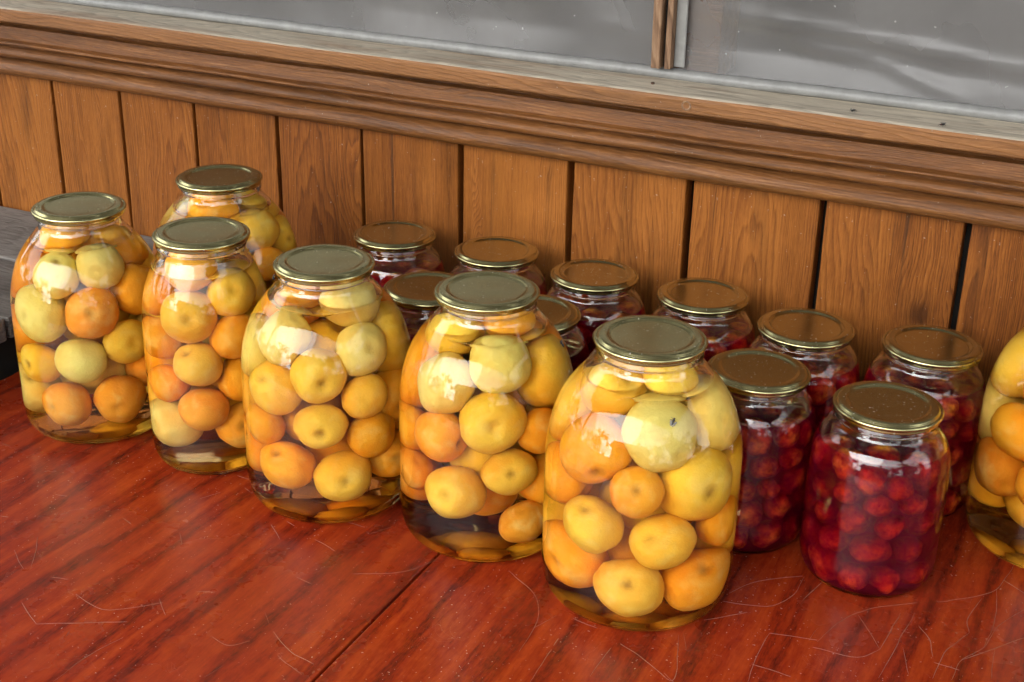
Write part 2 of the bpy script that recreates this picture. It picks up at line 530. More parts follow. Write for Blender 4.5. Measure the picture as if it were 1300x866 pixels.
# ------------------------------------------------------------------ plank wall
WV = 1.290                                   # front face of the planks
wall = tag(empty('plank_wall', (-0.5, WV, 0)), 'orange-brown stained wall of upright planks below the window, behind the jars', 'wall')
gaps = [-1.258, -1.150, -1.038, -0.919, -0.805, -0.680, -0.549, -0.4175, -0.2815, -0.1445]
while gaps[0] > -2.7:
    gaps.insert(0, gaps[0] - random.uniform(0.108, 0.122))
while gaps[-1] < 1.5:
    gaps.append(gaps[-1] + random.uniform(0.128, 0.14))
ZT = TZ + 0.315
for i, (a, b) in enumerate(zip(gaps, gaps[1:])):
    gw = 0.0045 if b < -0.6 else 0.0068
    me = box_mesh('plank', b - a - gw, 0.022, ZT - 0.03, 0.0022, 2, cuts=22, wob=0.0011, axis=2, seed=i)
    obj('plank', me, M_PLANK, wall, (0.5 + (a + b) / 2, 0.011 + random.uniform(-0.001, 0.001), (ZT + 0.03) / 2))
obj('backing_board', box_mesh('backing_board', gaps[-1] - gaps[0], 0.02, ZT - 0.02, 0), M_DARK, wall, (0.5 + (gaps[0] + gaps[-1]) / 2, 0.036, ZT / 2 + 0.012))
# moulded rail nailed across the top of the planks
def arc(cy, cz, ry, rz, a0, a1, n):
    return [(cy - ry * math.cos(R_(a0 + (a1 - a0) * k / n)), cz + rz * math.sin(R_(a0 + (a1 - a0) * k / n))) for k in range(n + 1)]
mp = [(-0.0005, 0.2492)] + arc(-0.0125, 0.2590, 0.0115, 0.0100, -88, 80, 12) + [(-0.0085, 0.2695), (-0.0085, 0.2710)] \
    + arc(-0.0125, 0.2775, 0.0075, 0.0062, -80, 80, 10) + [(-0.0085, 0.2842), (-0.0085, 0.2856)] \
    + arc(-0.0110, 0.2886, 0.0055, 0.0028, -80, 85, 8) + [(-0.0088, 0.2925), (-0.0086, 0.3080), (-0.0030, 0.3100), (-0.0005, 0.3142)]
x0, x1 = gaps[0] + 0.5, gaps[-1] + 0.5
obj('moulding', extrude_profile('moulding', mp, x0, x1, 160, 0.0009, 4), M_MOULD, wall, (0, 0, TZ))

# ------------------------------------------------------------------ window: sill, film panes, battens
win = tag(empty('window', (-0.5, WV, TZ + 0.32)), 'wide window of clouded grey plastic film above the weathered sill', 'window')
sp_ = [(-0.040, 0.0030), (-0.0385, 0.0015), (0.05, 0.0010), (0.05, 0.0215), (0.0, 0.0208), (-0.036, 0.0195), (-0.0395, 0.0180), (-0.0405, 0.0150)]
sill = obj('sill', extrude_profile('sill', sp_, x0, x1, 150, 0.0011, 9), M_SILL, win)
# lower edge of the film rolled round a lath
roll = [(0.0135 + 0.0058 * math.cos(t), 0.0262 + 0.0056 * math.sin(t)) for t in [2 * math.pi * k / 14 for k in range(14)]]
me = extrude_profile('film_roll', roll, x0, x1, 140, 0.0012, 2)
me.polygons.foreach_set('use_smooth', [True] * len(me.polygons))
obj('film_roll', me, M_ROD, win)
FB = -0.4665 + 0.5                              # left edge of the batten between the panes, in window space
CREASES = [(0.067, 0.0906, 0.162, 0.0865, 0.003, 0.007), (0.162, 0.0865, 0.40, 0.0640, 0.004, 0.007), (0.1715, 0.0689, 0.255, 0.0581, 0.003, 0.006), (0.255, 0.0581, 0.3416, 0.028, 0.0035, 0.006), (-0.03, 0.070, 0.032, 0.0577, 0.0015, 0.003)]
def film(name, xa, xb, seed):
    nx, nz = 260, 90
    bm = bmesh.new()
    vs = []
    h0, h1 = 0.028, 0.95
    for j in range(nz + 1):
        z = h0 + (h1 - h0) * (j / nz) ** 1.5
        for i in range(nx + 1):
            x = xa + (xb - xa) * i / nx
            e = min(1, (x - xa) / 0.06, (xb - x) / 0.06) 
            s = (z - h0)
            d = 0.010 * mn.noise(Vector((x * 1.7 + seed, z * 3.2, seed)))
            # slack: creases running down to the right from the batten
            w = (z + 0.30 * (x - xa)) * 26 + 1.6 * mn.noise(Vector((x * 3 + seed, z * 4, 7)))
            d += 0.0035 * (0.5 + 0.5 * math.sin(w)) ** 5 * (0.4 + 0.6 * mn.noise(Vector((x * 4, z * 6, seed + 3))))
            for (ax_, az_, bx_, bz_, amp, wd) in CREASES:
                t = max(0, min(1, ((x - ax_) * (bx_ - ax_) + (z - az_) * (bz_ - az_)) / ((bx_ - ax_) ** 2 + (bz_ - az_) ** 2)))
                dd = math.hypot(x - ax_ - t * (bx_ - ax_), z - az_ - t * (bz_ - az_)) + 0.004 * mn.noise(Vector((x * 14, z * 14, 1)))
                d -= amp * math.exp(-(dd / wd) ** 2) * (0.5 + 0.5 * math.sin(math.pi * (0.1 + 0.8 * t)))
            d += 0.0016 * mn.noise(Vector((x * 16 + seed, z * 22, 2)))
            d *= max(0, e) * min(1, s / 0.03)
            vs.append(bm.verts.new((x, 0.0155 + d, z)))
    for j in range(nz):
        for i in range(nx):
            k = j * (nx + 1) + i
            bm.faces.new((vs[k], vs[k + 1], vs[k + nx + 2], vs[k + nx + 1]))
    me = to_mesh(bm, name, True)
    return obj(name, me, M_FILM, win)
film('film_pane', x0, FB + 0.006, 1.3)
film('film_pane', FB + 0.012, x1, 6.1)
obj('batten', box_mesh('batten', 0.0092, 0.014, 0.93, 0.0012, 2, 24, 0.0009, 2, 3), M_BATTEN, win, (FB + 0.0046, 0.004, 0.033 + 0.465))
obj('batten', box_mesh('batten', 0.0062, 0.011, 0.93, 0.0010, 2, 24, 0.0008, 2, 8), M_BATTEN, win, (FB + 0.0160, 0.0055, 0.033 + 0.465))
obj('dark_slot', box_mesh('dark_slot', 0.006, 0.004, 0.92, 0), M_DARK, win, (FB + 0.0112, 0.010, 0.034 + 0.46))
obj('film_edge', box_mesh('film_edge', 0.0112, 0.0025, 0.92, 0.0008, 1, 20, 0.0012, 2, 5), M_ROD, win, (FB + 0.0250, 0.0105, 0.034 + 0.46))
obj('post', box_mesh('post', 0.055, 0.06, 0.95, 0.003, 2), M_MOULD, win, (FB + 0.0345, 0.052, 0.498))
obj('head_rail', box_mesh('head_rail', x1 - x0, 0.09, 0.10, 0.004), M_SILL, win, ((x0 + x1) / 2, 0.03, 1.0))
obj('nail', lathe('nail', [(0, 0.0012), (0.0016, 0.0010), (0.002, 0), (0.0015, -0.002), (0, -0.002)], 16), M_IRON, sill, (-0.4555 + 0.5 - 0.003, -0.015, 0.0213))
kn = lathe('knot', [(0.0030, -0.001), (0.0032, 0.0004), (0.0042, 0.0009), (0.0050, 0.0004), (0.0052, -0.001)], 24)
obj('knot', kn, M_BATTEN, sill, (-0.414 + 0.5, -0.0403, 0.010), (R_(90), 0, 0))
# dim room behind the film
room = empty('shed_room', (-0.5, WV + 0.7, 0))
tag(room, 'dim grey room showing through the clouded window film', 'room')
bm = bmesh.new()
bmesh.ops.create_cube(bm, size=1)
for v in bm.verts:
    v.co = Vector((v.co.x * (x1 - x0), v.co.y * 1.2, v.co.z * 2.1))
bmesh.ops.delete(bm, geom=[f for f in bm.faces if f.normal.y < -0.5], context='FACES')
obj('room_walls', to_mesh(bm, 'room_walls'), M_INT, room, ((x0 + x1) / 2, 0, 1.08))

# ------------------------------------------------------------------ porch roof over the table, and the yard's trees that the jars mirror
porch = tag(empty('porch_roof', (-0.5, 0.4, 2.3)), 'dark board porch roof over the table, above the picture', 'roof')
for k in range(9):
    obj('roof_board', box_mesh('roof_board', x1 - x0, 0.184, 0.022, 0.002), M_GREYWOOD, porch, ((x0 + x1) / 2, 0.79 - 0.19 * k, 0.24 - 0.042 * k), (R_(12.5), 0, 0))
for x in (-2.0, -0.7, 0.6, 1.9):
    obj('rafter', box_mesh('rafter', 0.05, 1.75, 0.09, 0.003), M_GREYWOOD, porch, (x, 0.03, 0.012), (R_(12.5), 0, 0))
for x in (-2.0, 1.9):
    obj('porch_post', box_mesh('porch_post', 0.09, 0.09, 2.06, 0.004), M_GREYWOOD, porch, (x, -0.68, -1.27))
NL = NT('leaf')
tcn = NL.n('ShaderNodeTexCoord')
M_LEAF = NL.surf(NL.principled(Base_Color=NL.ramp(NL.noise(tcn.outputs['Object'], 1.5, 3, 0.6), [(0.3, (0.035, 0.06, 0.015)), (0.7, (0.09, 0.12, 0.035))]), Roughness=0.6))
M_BARK = plain('bark', (0.09, 0.065, 0.045), 0.9, scale=6)
V, F = [], []
rnd = random.Random(4)
for k in range(16):
    a = R_(-88 + 11.5 * k + rnd.uniform(-4, 4))
    if -28 < math.degrees(a) < 34:
        continue
    d = 8.5 + rnd.uniform(-1.2, 2.5)
    base = Vector((-0.4 + d * math.sin(a), 0.9 - d * math.cos(a), 0))
    h, w = rnd.uniform(2.4, 4.2), rnd.uniform(2.2, 3.4)
    cl = [(Vector((rnd.gauss(0, 0.24) * w, rnd.gauss(0, 0.24) * w, h * rnd.uniform(0.15, 0.92))), rnd.uniform(0.14, 0.26) * w) for _ in range(22)]
    for q in range(2200):
        c, r = rnd.choice(cl)
        p = base + c + Vector((rnd.gauss(0, 1), rnd.gauss(0, 1), rnd.gauss(0, 0.8))) * r * 0.5
        e = Vector((rnd.gauss(0, 1), rnd.gauss(0, 1), rnd.gauss(0, 1))).normalized()
        b = e.orthogonal().normalized()
        L = rnd.uniform(0.06, 0.12)
        n0 = len(V)
        V += [p - e * L, p + b * L * 0.5, p + e * L, p - b * L * 0.5]
        F.append((n0, n0 + 1, n0 + 2, n0 + 3))
me = bpy.data.meshes.new('garden_trees'); me.from_pydata([tuple(v) for v in V], [], F)
tag(obj('garden_trees', me, M_LEAF), 'leafy garden trees across the yard, only mirrored on the jars', 'trees', kind='stuff')
house = tag(empty('garden_house', (0.4, -8.6, 0)), 'low garden house across the yard, only mirrored on the jars', 'house')
M_WALLH = plain('limewashed wall', (0.42, 0.38, 0.31), 0.9, scale=3)
M_ROOFH = plain('grey sheet roof', (0.13, 0.12, 0.115), 0.7, scale=2)
obj('house_wall', box_mesh('house_wall', 7.0, 4.0, 2.2, 0.01), M_WALLH, house, (0, -1.0, 1.1))
bm = bmesh.new()
vs = [bm.verts.new(p) for p in [(-3.9, 1.35, 2.1), (3.9, 1.35, 2.1), (3.9, -3.35, 2.1), (-3.9, -3.35, 2.1), (-3.9, -1.0, 3.5), (3.9, -1.0, 3.5)]]
for f in ((0, 1, 5, 4), (2, 3, 4, 5), (0, 4, 3), (1, 2, 5), (0, 3, 2, 1)):
    bm.faces.new([vs[q] for q in f])
roof_ = obj('roof', to_mesh(bm, 'roof'), M_ROOFH, house)
obj('chimney', box_mesh('chimney', 0.5, 0.5, 1.0, 0.01), M_WALLH, roof_, (1.6, -0.6, 3.6))
obj('door', box_mesh('door', 0.9, 0.06, 1.9, 0.01), M_BATTEN, house, (-0.6, 1.03, 0.96))
for x in (-2.2, 1.6):
    w_ = obj('window', box_mesh('window', 1.1, 0.06, 1.0, 0.01), M_ROD, house, (x, 1.03, 1.3))
    obj('pane', box_mesh('pane', 0.9, 0.02, 0.8, 0), M_DARK, w_, (0, 0.035, 0))

# ------------------------------------------------------------------ weathered bench on the left
bench = tag(empty('weathered_bench', (-1.5, 1.05, 0)), 'bench of rough weathered grey boards at the left, behind the leftmost jar', 'bench')
BZ = TZ + 0.068
yv = 1.283
for i, w in enumerate((0.148, 0.135, 0.142, 0.13)):
    ln = 0.84 + random.uniform(-0.006, 0.006)
    me = box_mesh('board', ln, w - 0.005, 0.026, 0.003, 2, 30, 0.0007, 0, i)
    obj('board', me, M_GREYWOOD, bench, (0.425 - ln / 2 + random.uniform(-0.003, 0.003), yv - w / 2 - 1.05, BZ - 0.013))
    yv -= w
obj('shade_panel', box_mesh('shade_panel', 0.022, 0.52, 0.30, 0.002), M_DARK, bench, (0.385, -0.04, BZ - 0.178))  # added panel, coloured near black for the deep shade under the bench
for sx in (-0.36, 0.30):
    obj('crosspiece', box_mesh('crosspiece', 0.05, 0.50, 0.045, 0.003), M_GREYWOOD, bench, (sx, -0.04, BZ - 0.0495))
    for sy in (-0.24, 0.16):
        obj('leg', box_mesh('leg', 0.05, 0.05, BZ - 0.073, 0.003), M_GREYWOOD, bench, (sx, sy, (BZ - 0.073) / 2))

# ------------------------------------------------------------------ table
table = tag(empty('table', (-0.4945, 0.86, 0)), 'red lacquered wooden table with a scratched two-leaf top under the jars', 'table')
XL, XS, XR, Y0, Y1 = -1.0817, -0.4945, 0.115, 0.43, 1.262
for a, b in ((XL, XS - 0.0011), (XS + 0.0011, XR)):
    bm = bmesh.new()
    me = box_mesh('tabletop_leaf', b - a, Y1 - Y0, 0.022, 0.0018, 2)
    obj('tabletop_leaf', me, M_TABLE, table, ((a + b) / 2 + 0.4945, (Y0 + Y1) / 2 - 0.86, TZ - 0.011))
for y in (Y0 + 0.05, Y1 - 0.05):
    obj('apron', box_mesh('apron', XR - XL - 0.16, 0.02, 0.09, 0.002), M_LEG, table, ((XL + XR) / 2 + 0.4945, y - 0.86, TZ - 0.0675))
for x in (XL + 0.06, XR - 0.06):
    obj('apron', box_mesh('apron', 0.02, Y1 - Y0 - 0.16, 0.09, 0.002), M_LEG, table, (x + 0.4945, (Y0 + Y1) / 2 - 0.86, TZ - 0.0675))
    for y in (Y0 + 0.055, Y1 - 0.055):
        bm = bmesh.new()
        bmesh.ops.create_cone(bm, cap_ends=True, segments=4, radius1=0.026, radius2=0.040, depth=TZ - 0.023)
        bmesh.ops.rotate(bm, verts=bm.verts, matrix=Matrix.Rotation(R_(45), 3, 'Z'))
        bmesh.ops.bevel(bm, geom=list(bm.edges), offset=0.003, segments=2, affect='EDGES')
        obj('leg', to_mesh(bm, 'leg'), M_LEG, table, (x + 0.4945, y - 0.86, (TZ - 0.023) / 2))

FRUIT = {
  'A': [
    (0.0034,-0.04,0.1701,0.0206,0.31,-0.24,0.92,'g',1),
    (0.0327,-0.0157,0.1761,0.0211,-0.51,0.84,-0.16,'g',1),
    (-0.014,-0.0425,0.1304,0.0255,-0.28,-0.95,0.17,'g',1),
    (0.0326,-0.0325,0.1364,0.0237,0.63,-0.72,0.31,'b',1),
    (0.0477,-0.0092,0.101,0.0219,0.92,-0.36,0.16,'y',1),
    (0.023,-0.0415,0.089,0.0231,0.35,0.93,0.09,'g',1),
    (-0.0178,-0.0467,0.0813,0.0206,-0.27,-0.96,0.01,'y',1),
    (0.0062,-0.0475,0.0414,0.0225,-0.22,-0.98,0.03,'b',1),
    (0.0426,-0.0195,0.0432,0.0236,0.62,-0.76,-0.18,'b',1),
    (0.0442,0.0111,0.146,0.0232,-0.45,0.64,0.62,'o',1),
    (-0.0411,-0.0173,0.1547,0.0221,0.79,0.13,-0.6,'o',1),
    (0.0132,0.0238,0.1787,0.027,-0.83,-0.04,-0.56,'o',0),
    (0.0346,0.0313,0.1072,0.0239,-0.09,-0.82,0.57,'g',0),
    (-0.0452,0.0128,0.0651,0.0235,-0.22,-0.61,-0.76,'y',0),
    (-0.0369,0.0288,0.1151,0.0237,-0.23,-0.25,0.94,'g',0),
    (0.0013,-0.0041,0.0663,0.0273,-0.19,-0.49,0.85,'g',0),
    (-0.0308,0.0231,0.1613,0.0257,-0.03,0.86,-0.51,'y',0),
    (-0.0417,-0.0155,0.1015,0.0261,0.45,-0.65,-0.61,'o',0),
    (-0.0106,-0.0109,0.1988,0.0241,-0.59,-0.01,-0.81,'o',0),
    (0.0191,0.0436,0.0429,0.0229,-0.8,-0.58,0.18,'g',0),
    (-0.0357,-0.0282,0.045,0.025,0.2,-0.66,0.72,'g',0),
    (-0.0238,0.0416,0.0425,0.0225,-0.46,-0.48,-0.75,'y',0),
    (0.002,0.0451,0.1355,0.0248,0.19,0.82,-0.53,'y',0),
    (-0.0045,0.0441,0.0844,0.0262,-0.02,0.63,-0.77,'g',0),
    (0.0439,0.0175,0.0664,0.0232,0.79,0.42,0.44,'b',0),
    (0.0026,0.0002,0.118,0.0261,-0.24,-0.3,0.92,'y',0),
  ],
  'B': [
    (0.0382,-0.0007,0.176,0.0218,-0.9,0.29,-0.32,'y',1),
    (0.04,0.0319,0.1576,0.018,0.95,-0.31,0.06,'y',1),
    (0.0538,-0.0074,0.145,0.018,-0.37,0.9,0.22,'o',1),
    (-0.0485,0.0018,0.0893,0.0255,-0.85,0.09,-0.52,'o',0),
    (-0.0028,-0.0486,0.0453,0.0253,-0.52,0.48,0.71,'o',0),
    (0.0229,-0.0373,0.1604,0.024,0.93,-0.17,-0.33,'b',0),
    (0.0095,0.0291,0.1829,0.0233,-0.31,0.89,-0.33,'y',0),
    (-0.0252,-0.0417,0.0855,0.0252,0.73,0.28,-0.62,'y',0),
    (0.0125,0.0481,0.1345,0.0238,-0.6,-0.47,0.65,'b',0),
    (0.0213,-0.0459,0.0834,0.0234,0,0.76,-0.65,'g',0),
    (0.0001,-0.0139,0.1972,0.027,0.68,0.66,0.33,'o',0),
    (0.045,0.0206,0.1196,0.0245,-0.11,-0.99,0.01,'y',0),
    (0.0185,0.0436,0.0876,0.0266,0.74,-0.11,0.66,'o',0),
    (-0.004,0.0486,0.0452,0.0252,0.81,0.5,-0.31,'y',0),
    (0.0402,-0.029,0.0444,0.0244,-0.57,0.79,0.21,'y',0),
    (0.0404,0.0237,0.0471,0.0271,0.58,0.09,-0.81,'g',0),
    (-0.0011,-0.0504,0.1233,0.0234,0.92,-0.38,-0.06,'o',0),
    (-0.0216,-0.0374,0.1614,0.0242,0.51,-0.35,-0.78,'y',0),
    (-0.0264,0.0407,0.1072,0.0255,0.92,0.39,-0.07,'b',0),
    (-0.0241,0.0372,0.1558,0.025,0.94,-0.18,-0.3,'o',0),
    (-0.0415,-0.0291,0.1242,0.0232,0.04,-0.98,0.22,'o',0),
    (-0.038,0.0005,0.1746,0.0226,-0.66,0.58,-0.48,'g',0),
    (-0.0435,0.0269,0.0496,0.0229,-0.31,-0.78,0.55,'y',0),
    (-0.0498,0.0106,0.1341,0.0225,-0.66,-0.61,0.44,'o',0),
    (0.0391,-0.0316,0.1201,0.0236,-0.13,-0.73,-0.67,'g',0),
    (0.0481,-0.007,0.0836,0.0254,-0.45,0.18,-0.88,'b',0),
    (-0.043,-0.0199,0.0465,0.0265,0.24,0.93,0.28,'b',0),
  ],
  'C': [
    (0.0064,-0.0309,0.1578,0.0234,0.55,-0.8,0.24,'y',1),
    (0.0294,-0.003,0.1755,0.021,0.7,-0.56,0.44,'y',1),
    (0.0133,-0.0327,0.1132,0.0212,-0.24,-0.53,0.81,'y',1),
    (0.0156,-0.0313,0.068,0.0215,0.06,1,-0.06,'b',1),
    (0.0348,-0.0092,0.137,0.0203,-0.59,0.57,-0.57,'o',1),
    (-0.0239,-0.0272,0.1319,0.0203,-0.05,0.35,0.93,'o',1),
    (-0.0176,-0.0323,0.0892,0.0197,-0.58,0.07,0.81,'o',1),
    (0.0142,0.0304,0.1678,0.0198,0.02,0.73,0.69,'y',1),
    (-0.0294,-0.0165,0.1687,0.0194,0.64,0.36,-0.67,'o',1),
    (0.0073,0.0323,0.0433,0.0233,-0.69,-0.5,-0.52,'y',0),
    (0,0.032,0.0874,0.0245,0.57,0.39,-0.72,'y',0),
    (0.0187,0.0272,0.1275,0.0235,-0.68,-0.73,0.09,'y',0),
    (-0.0238,0.0205,0.1448,0.0248,0.15,0.01,-0.99,'y',0),
    (0.0329,-0.0026,0.0434,0.0234,0.6,-0.75,0.28,'b',0),
    (0.0006,-0.0172,0.1996,0.0225,-0.52,0.24,-0.82,'o',0),
    (-0.032,0.0033,0.1027,0.0243,0.79,0.42,0.44,'o',0),
    (-0.0191,-0.0252,0.0448,0.0248,0.69,0.7,0.16,'g',0),
    (-0.0156,0.0163,0.1883,0.0228,-0.25,-0.35,0.9,'g',0),
    (0.0326,0.0003,0.0925,0.0239,-0.56,-0.77,0.31,'o',0),
    (-0.0298,0.015,0.0582,0.0232,-0.66,-0.01,0.75,'y',0),
  ],
  'D': [
    (-0.0128,-0.0405,0.1676,0.0224,-0.9,0.18,0.4,'g',1),
    (0.0215,-0.0454,0.1425,0.0223,0.68,-0.73,-0.02,'y',1),
    (0.0439,-0.0164,0.1593,0.0214,0.81,-0.4,0.43,'g',1),
    (-0.0171,-0.0484,0.1245,0.0226,-0.28,-0.65,0.71,'y',1),
    (0.0495,-0.0226,0.1202,0.0195,-0.62,0.73,-0.3,'y',1),
    (0.0232,-0.0476,0.0971,0.0211,0.52,-0.85,-0.1,'y',1),
    (-0.0084,-0.0502,0.0522,0.0231,-0.22,-0.56,0.8,'o',1),
    (0.035,-0.0355,0.0449,0.0239,0.65,-0.76,0.07,'y',1),
    (0.0501,-0.0158,0.0807,0.0215,0.91,0.39,0.17,'o',1),
    (0.0358,0.0261,0.1501,0.0269,0.79,0.33,0.52,'y',1),
    (-0.0304,-0.0458,0.0871,0.019,-0.75,0.41,0.53,'o',1),
    (0.0036,0.0071,0.0495,0.0235,-0.67,0.14,-0.73,'o',0),
    (0.0446,0.0187,0.1045,0.0256,0.84,-0.47,-0.28,'o',0),
    (-0.0135,0.0491,0.049,0.023,0.52,0.21,0.83,'o',0),
    (-0.0259,0.0018,0.1834,0.0263,-0.67,-0.38,0.64,'b',0),
    (0.0207,0.003,0.1921,0.0248,-0.49,0.31,-0.82,'g',0),
    (-0.042,0.025,0.135,0.0245,-0.38,0.76,0.53,'y',0),
    (-0.0445,-0.0196,0.1446,0.0237,-0.82,0.32,0.48,'g',0),
    (-0.0311,0.0378,0.0906,0.0251,-1,0.02,0.08,'o',0),
    (-0.0434,-0.0244,0.0531,0.0243,-0.54,-0.54,0.65,'o',0),
    (-0.008,0.0418,0.1619,0.0246,-0.99,0.08,0.13,'b',0),
    (-0.0489,-0.0067,0.0992,0.0246,-0.02,0.21,0.98,'y',0),
    (-0.0457,0.0194,0.0503,0.0243,-0.43,0.88,0.22,'o',0),
    (0.024,0.0428,0.0708,0.0249,0.85,0.4,-0.34,'b',0),
    (0.0072,0.0485,0.1164,0.0249,-0.9,0.42,0.13,'o',0),
    (-0.0009,-0.004,0.1381,0.0271,-0.39,-0.23,-0.89,'y',0),
    (0.05,0.0121,0.0486,0.0226,0.72,-0.68,0.12,'o',0),
    (-0.0024,-0.0128,0.0894,0.0255,0.44,-0.71,-0.55,'b',0),
  ],
  'E': [
    (-0.014,-0.0429,0.1557,0.0236,-0.08,-0.93,0.36,'g',1),
    (0.0233,-0.0263,0.1753,0.0243,-1,0.01,-0.08,'g',1),
    (0.0249,-0.0409,0.1302,0.0251,0.5,-0.85,0.18,'y',1),
    (-0.0147,-0.0494,0.1131,0.0217,0.99,-0.13,-0.11,'o',1),
    (-0.0028,-0.0489,0.0621,0.0242,-0.03,-0.98,0.19,'y',1),
    (0.0377,-0.0361,0.0855,0.021,0.57,-0.77,0.27,'y',1),
    (0.0411,0.0124,0.1542,0.0262,0.51,0.65,-0.57,'y',1),
    (-0.0433,-0.0049,0.1454,0.028,0.99,0.12,0.12,'o',1),
    (0.046,-0.0266,0.0349,0.0199,-0.15,0.52,-0.84,'b',1),
    (0.0521,-0.0134,0.1172,0.0195,0.2,0.95,-0.24,'o',1),
    (-0.0457,-0.0274,0.1045,0.0199,0.93,0.35,0.09,'o',1),
    (-0.0413,-0.0359,0.0683,0.0186,-0.36,0.46,-0.82,'b',1),
    (0.0374,0.0268,0.1055,0.0272,0.38,0.65,-0.66,'o',0),
    (0.0114,0.0471,0.1475,0.0227,0.18,0.1,0.98,'b',0),
    (-0.0291,0.0398,0.1326,0.0236,-0.25,0.49,0.83,'g',0),
    (0.0125,0.0105,0.1987,0.0242,0.59,0.77,-0.25,'o',0),
    (-0.0492,-0.0025,0.05,0.024,-0.2,-0.94,0.26,'b',0),
    (0.0239,0.0396,0.053,0.027,0.85,0.37,-0.38,'y',0),
    (-0.0049,0.0476,0.0945,0.0254,0.88,-0.04,-0.47,'g',0),
    (-0.021,-0.0142,0.1883,0.0232,-0.42,0.35,0.84,'y',0),
    (-0.0002,-0.0128,0.0916,0.0249,-0.9,-0.36,-0.23,'y',0),
    (0.0018,0.0031,0.1343,0.0256,0.63,0.76,-0.16,'b',0),
    (0.049,0.0006,0.0661,0.0242,0.53,-0.38,0.76,'o',0),
    (-0.0206,0.0292,0.1749,0.024,0.6,-0.67,-0.45,'o',0),
    (-0.0013,-0.0021,0.049,0.023,0.85,0.39,0.34,'o',0),
    (-0.0439,0.0154,0.0947,0.0267,0.83,0.12,0.54,'o',0),
    (-0.0267,0.0386,0.0523,0.0263,0.47,0.87,0.13,'y',0),
  ],
  'F': [
    (-0.021,-0.0425,0.1459,0.0262,0.36,-0.83,-0.42,'o',1),
    (0.0226,-0.0331,0.165,0.0269,-0.85,0.44,0.28,'g',1),
    (0.0155,-0.0535,0.1247,0.0197,0.31,-0.81,0.49,'o',1),
    (0.0442,-0.0154,0.1217,0.0287,0.82,-0.58,0.07,'y',1),
    (-0.0172,-0.0494,0.0869,0.0232,-0.15,-0.55,0.82,'y',1),
    (0.0327,-0.0402,0.08,0.0238,-0.25,-0.81,0.52,'y',1),
    (0.0126,-0.0489,0.0377,0.0249,0.26,-0.82,0.5,'y',1),
    (0.0471,-0.009,0.0354,0.0274,0.52,-0.46,0.72,'o',1),
    (-0.046,-0.0261,0.1123,0.0227,-0.91,0.33,0.26,'o',1),
    (-0.0357,-0.0307,0.044,0.0284,-0.44,-0.86,-0.24,'o',1),
    (0.0385,0.0157,0.1623,0.0267,-0.84,0.5,-0.21,'g',1),
    (0.0556,0.0049,0.082,0.0197,-0.78,0.52,-0.35,'o',1),
    (-0.048,0.0171,0.0506,0.0246,0.9,0.42,0.07,'y',0),
    (0.0025,0.0011,0.0966,0.0261,0.13,0.92,0.37,'y',0),
    (0.0176,-0.0027,0.1994,0.0229,-0.85,-0.29,-0.44,'y',0),
    (-0.0028,0.0506,0.0998,0.0249,0.94,0.32,0.1,'y',0),
    (-0.0093,0.0265,0.1806,0.0274,-0.44,-0.66,0.6,'b',0),
    (-0.0179,-0.0201,0.1878,0.0235,0.62,-0.36,0.69,'y',0),
    (0.0025,0.0001,0.0517,0.0257,0.38,0.36,0.85,'b',0),
    (0.0373,0.035,0.058,0.0245,0.87,0.27,-0.41,'y',0),
    (-0.0444,-0.0017,0.1542,0.0267,0.65,-0.73,-0.23,'y',0),
    (0.0389,0.033,0.1081,0.0245,0.8,0.28,-0.54,'y',0),
    (0,0.0005,0.1408,0.0238,0.27,-0.96,-0.09,'y',0),
    (0.0145,0.0486,0.1433,0.0233,-0.96,0.21,0.19,'o',0),
    (-0.0451,0.0177,0.097,0.0271,0.33,-0.9,-0.27,'y',0),
    (-0.0101,0.0474,0.0531,0.0271,-0.42,-0.18,0.89,'o',0),
    (-0.0286,0.0389,0.1373,0.0264,0.55,-0.21,-0.81,'y',0),
  ],
  'G': [
    (-0.0431,0.0021,0.1578,0.0255,-0.76,0.64,-0.06,'y',1),
    (-0.0355,-0.0343,0.1185,0.0246,0.3,0.31,0.9,'o',1),
    (-0.045,-0.019,0.0746,0.0252,-0.37,0.89,0.28,'b',1),
    (0.0354,-0.0367,0.0828,0.023,-0.76,-0.56,0.34,'o',0),
    (0.0153,-0.048,0.0435,0.0235,0.08,-0.27,0.96,'o',0),
    (-0.0145,-0.0384,0.1605,0.0264,0.05,0.79,-0.62,'b',0),
    (-0.0025,0.0003,0.1319,0.027,-0.12,-0.85,0.51,'b',0),
    (0.032,-0.0294,0.1553,0.0259,-0.44,0.83,0.34,'y',0),
    (0.028,0.0415,0.0944,0.024,-0.92,0.33,-0.21,'y',0),
    (-0.012,-0.0073,0.1973,0.0267,0.87,0.48,-0.09,'g',0),
    (0.0158,0.0448,0.1403,0.0254,0.95,-0.24,0.2,'y',0),
    (-0.019,0.0441,0.0891,0.026,0.92,-0.14,-0.37,'o',0),
    (-0.0287,0.0416,0.1358,0.0228,0.11,0.68,0.73,'y',0),
    (0.041,0.0293,0.0435,0.0235,-0.97,0.22,0.12,'o',0),
    (0.0066,0.0019,0.0865,0.0233,0.17,0.79,0.58,'o',0),
    (0.0287,0.0136,0.1761,0.0268,-0.77,0.24,0.6,'o',0),
    (-0.0469,0.0108,0.1097,0.0259,0.73,-0.64,0.23,'g',0),
    (0.0462,0.0084,0.127,0.0268,0.91,0.37,0.17,'b',0),
    (0.0473,-0.0165,0.0438,0.0238,0.83,0.11,-0.54,'y',0),
    (-0.0115,-0.0495,0.0786,0.0232,0.99,-0.13,-0.08,'o',0),
    (0.0095,-0.0487,0.1185,0.0243,0.36,-0.19,0.91,'o',0),
    (-0.0428,0.0248,0.0445,0.0245,0.82,-0.52,0.24,'y',0),
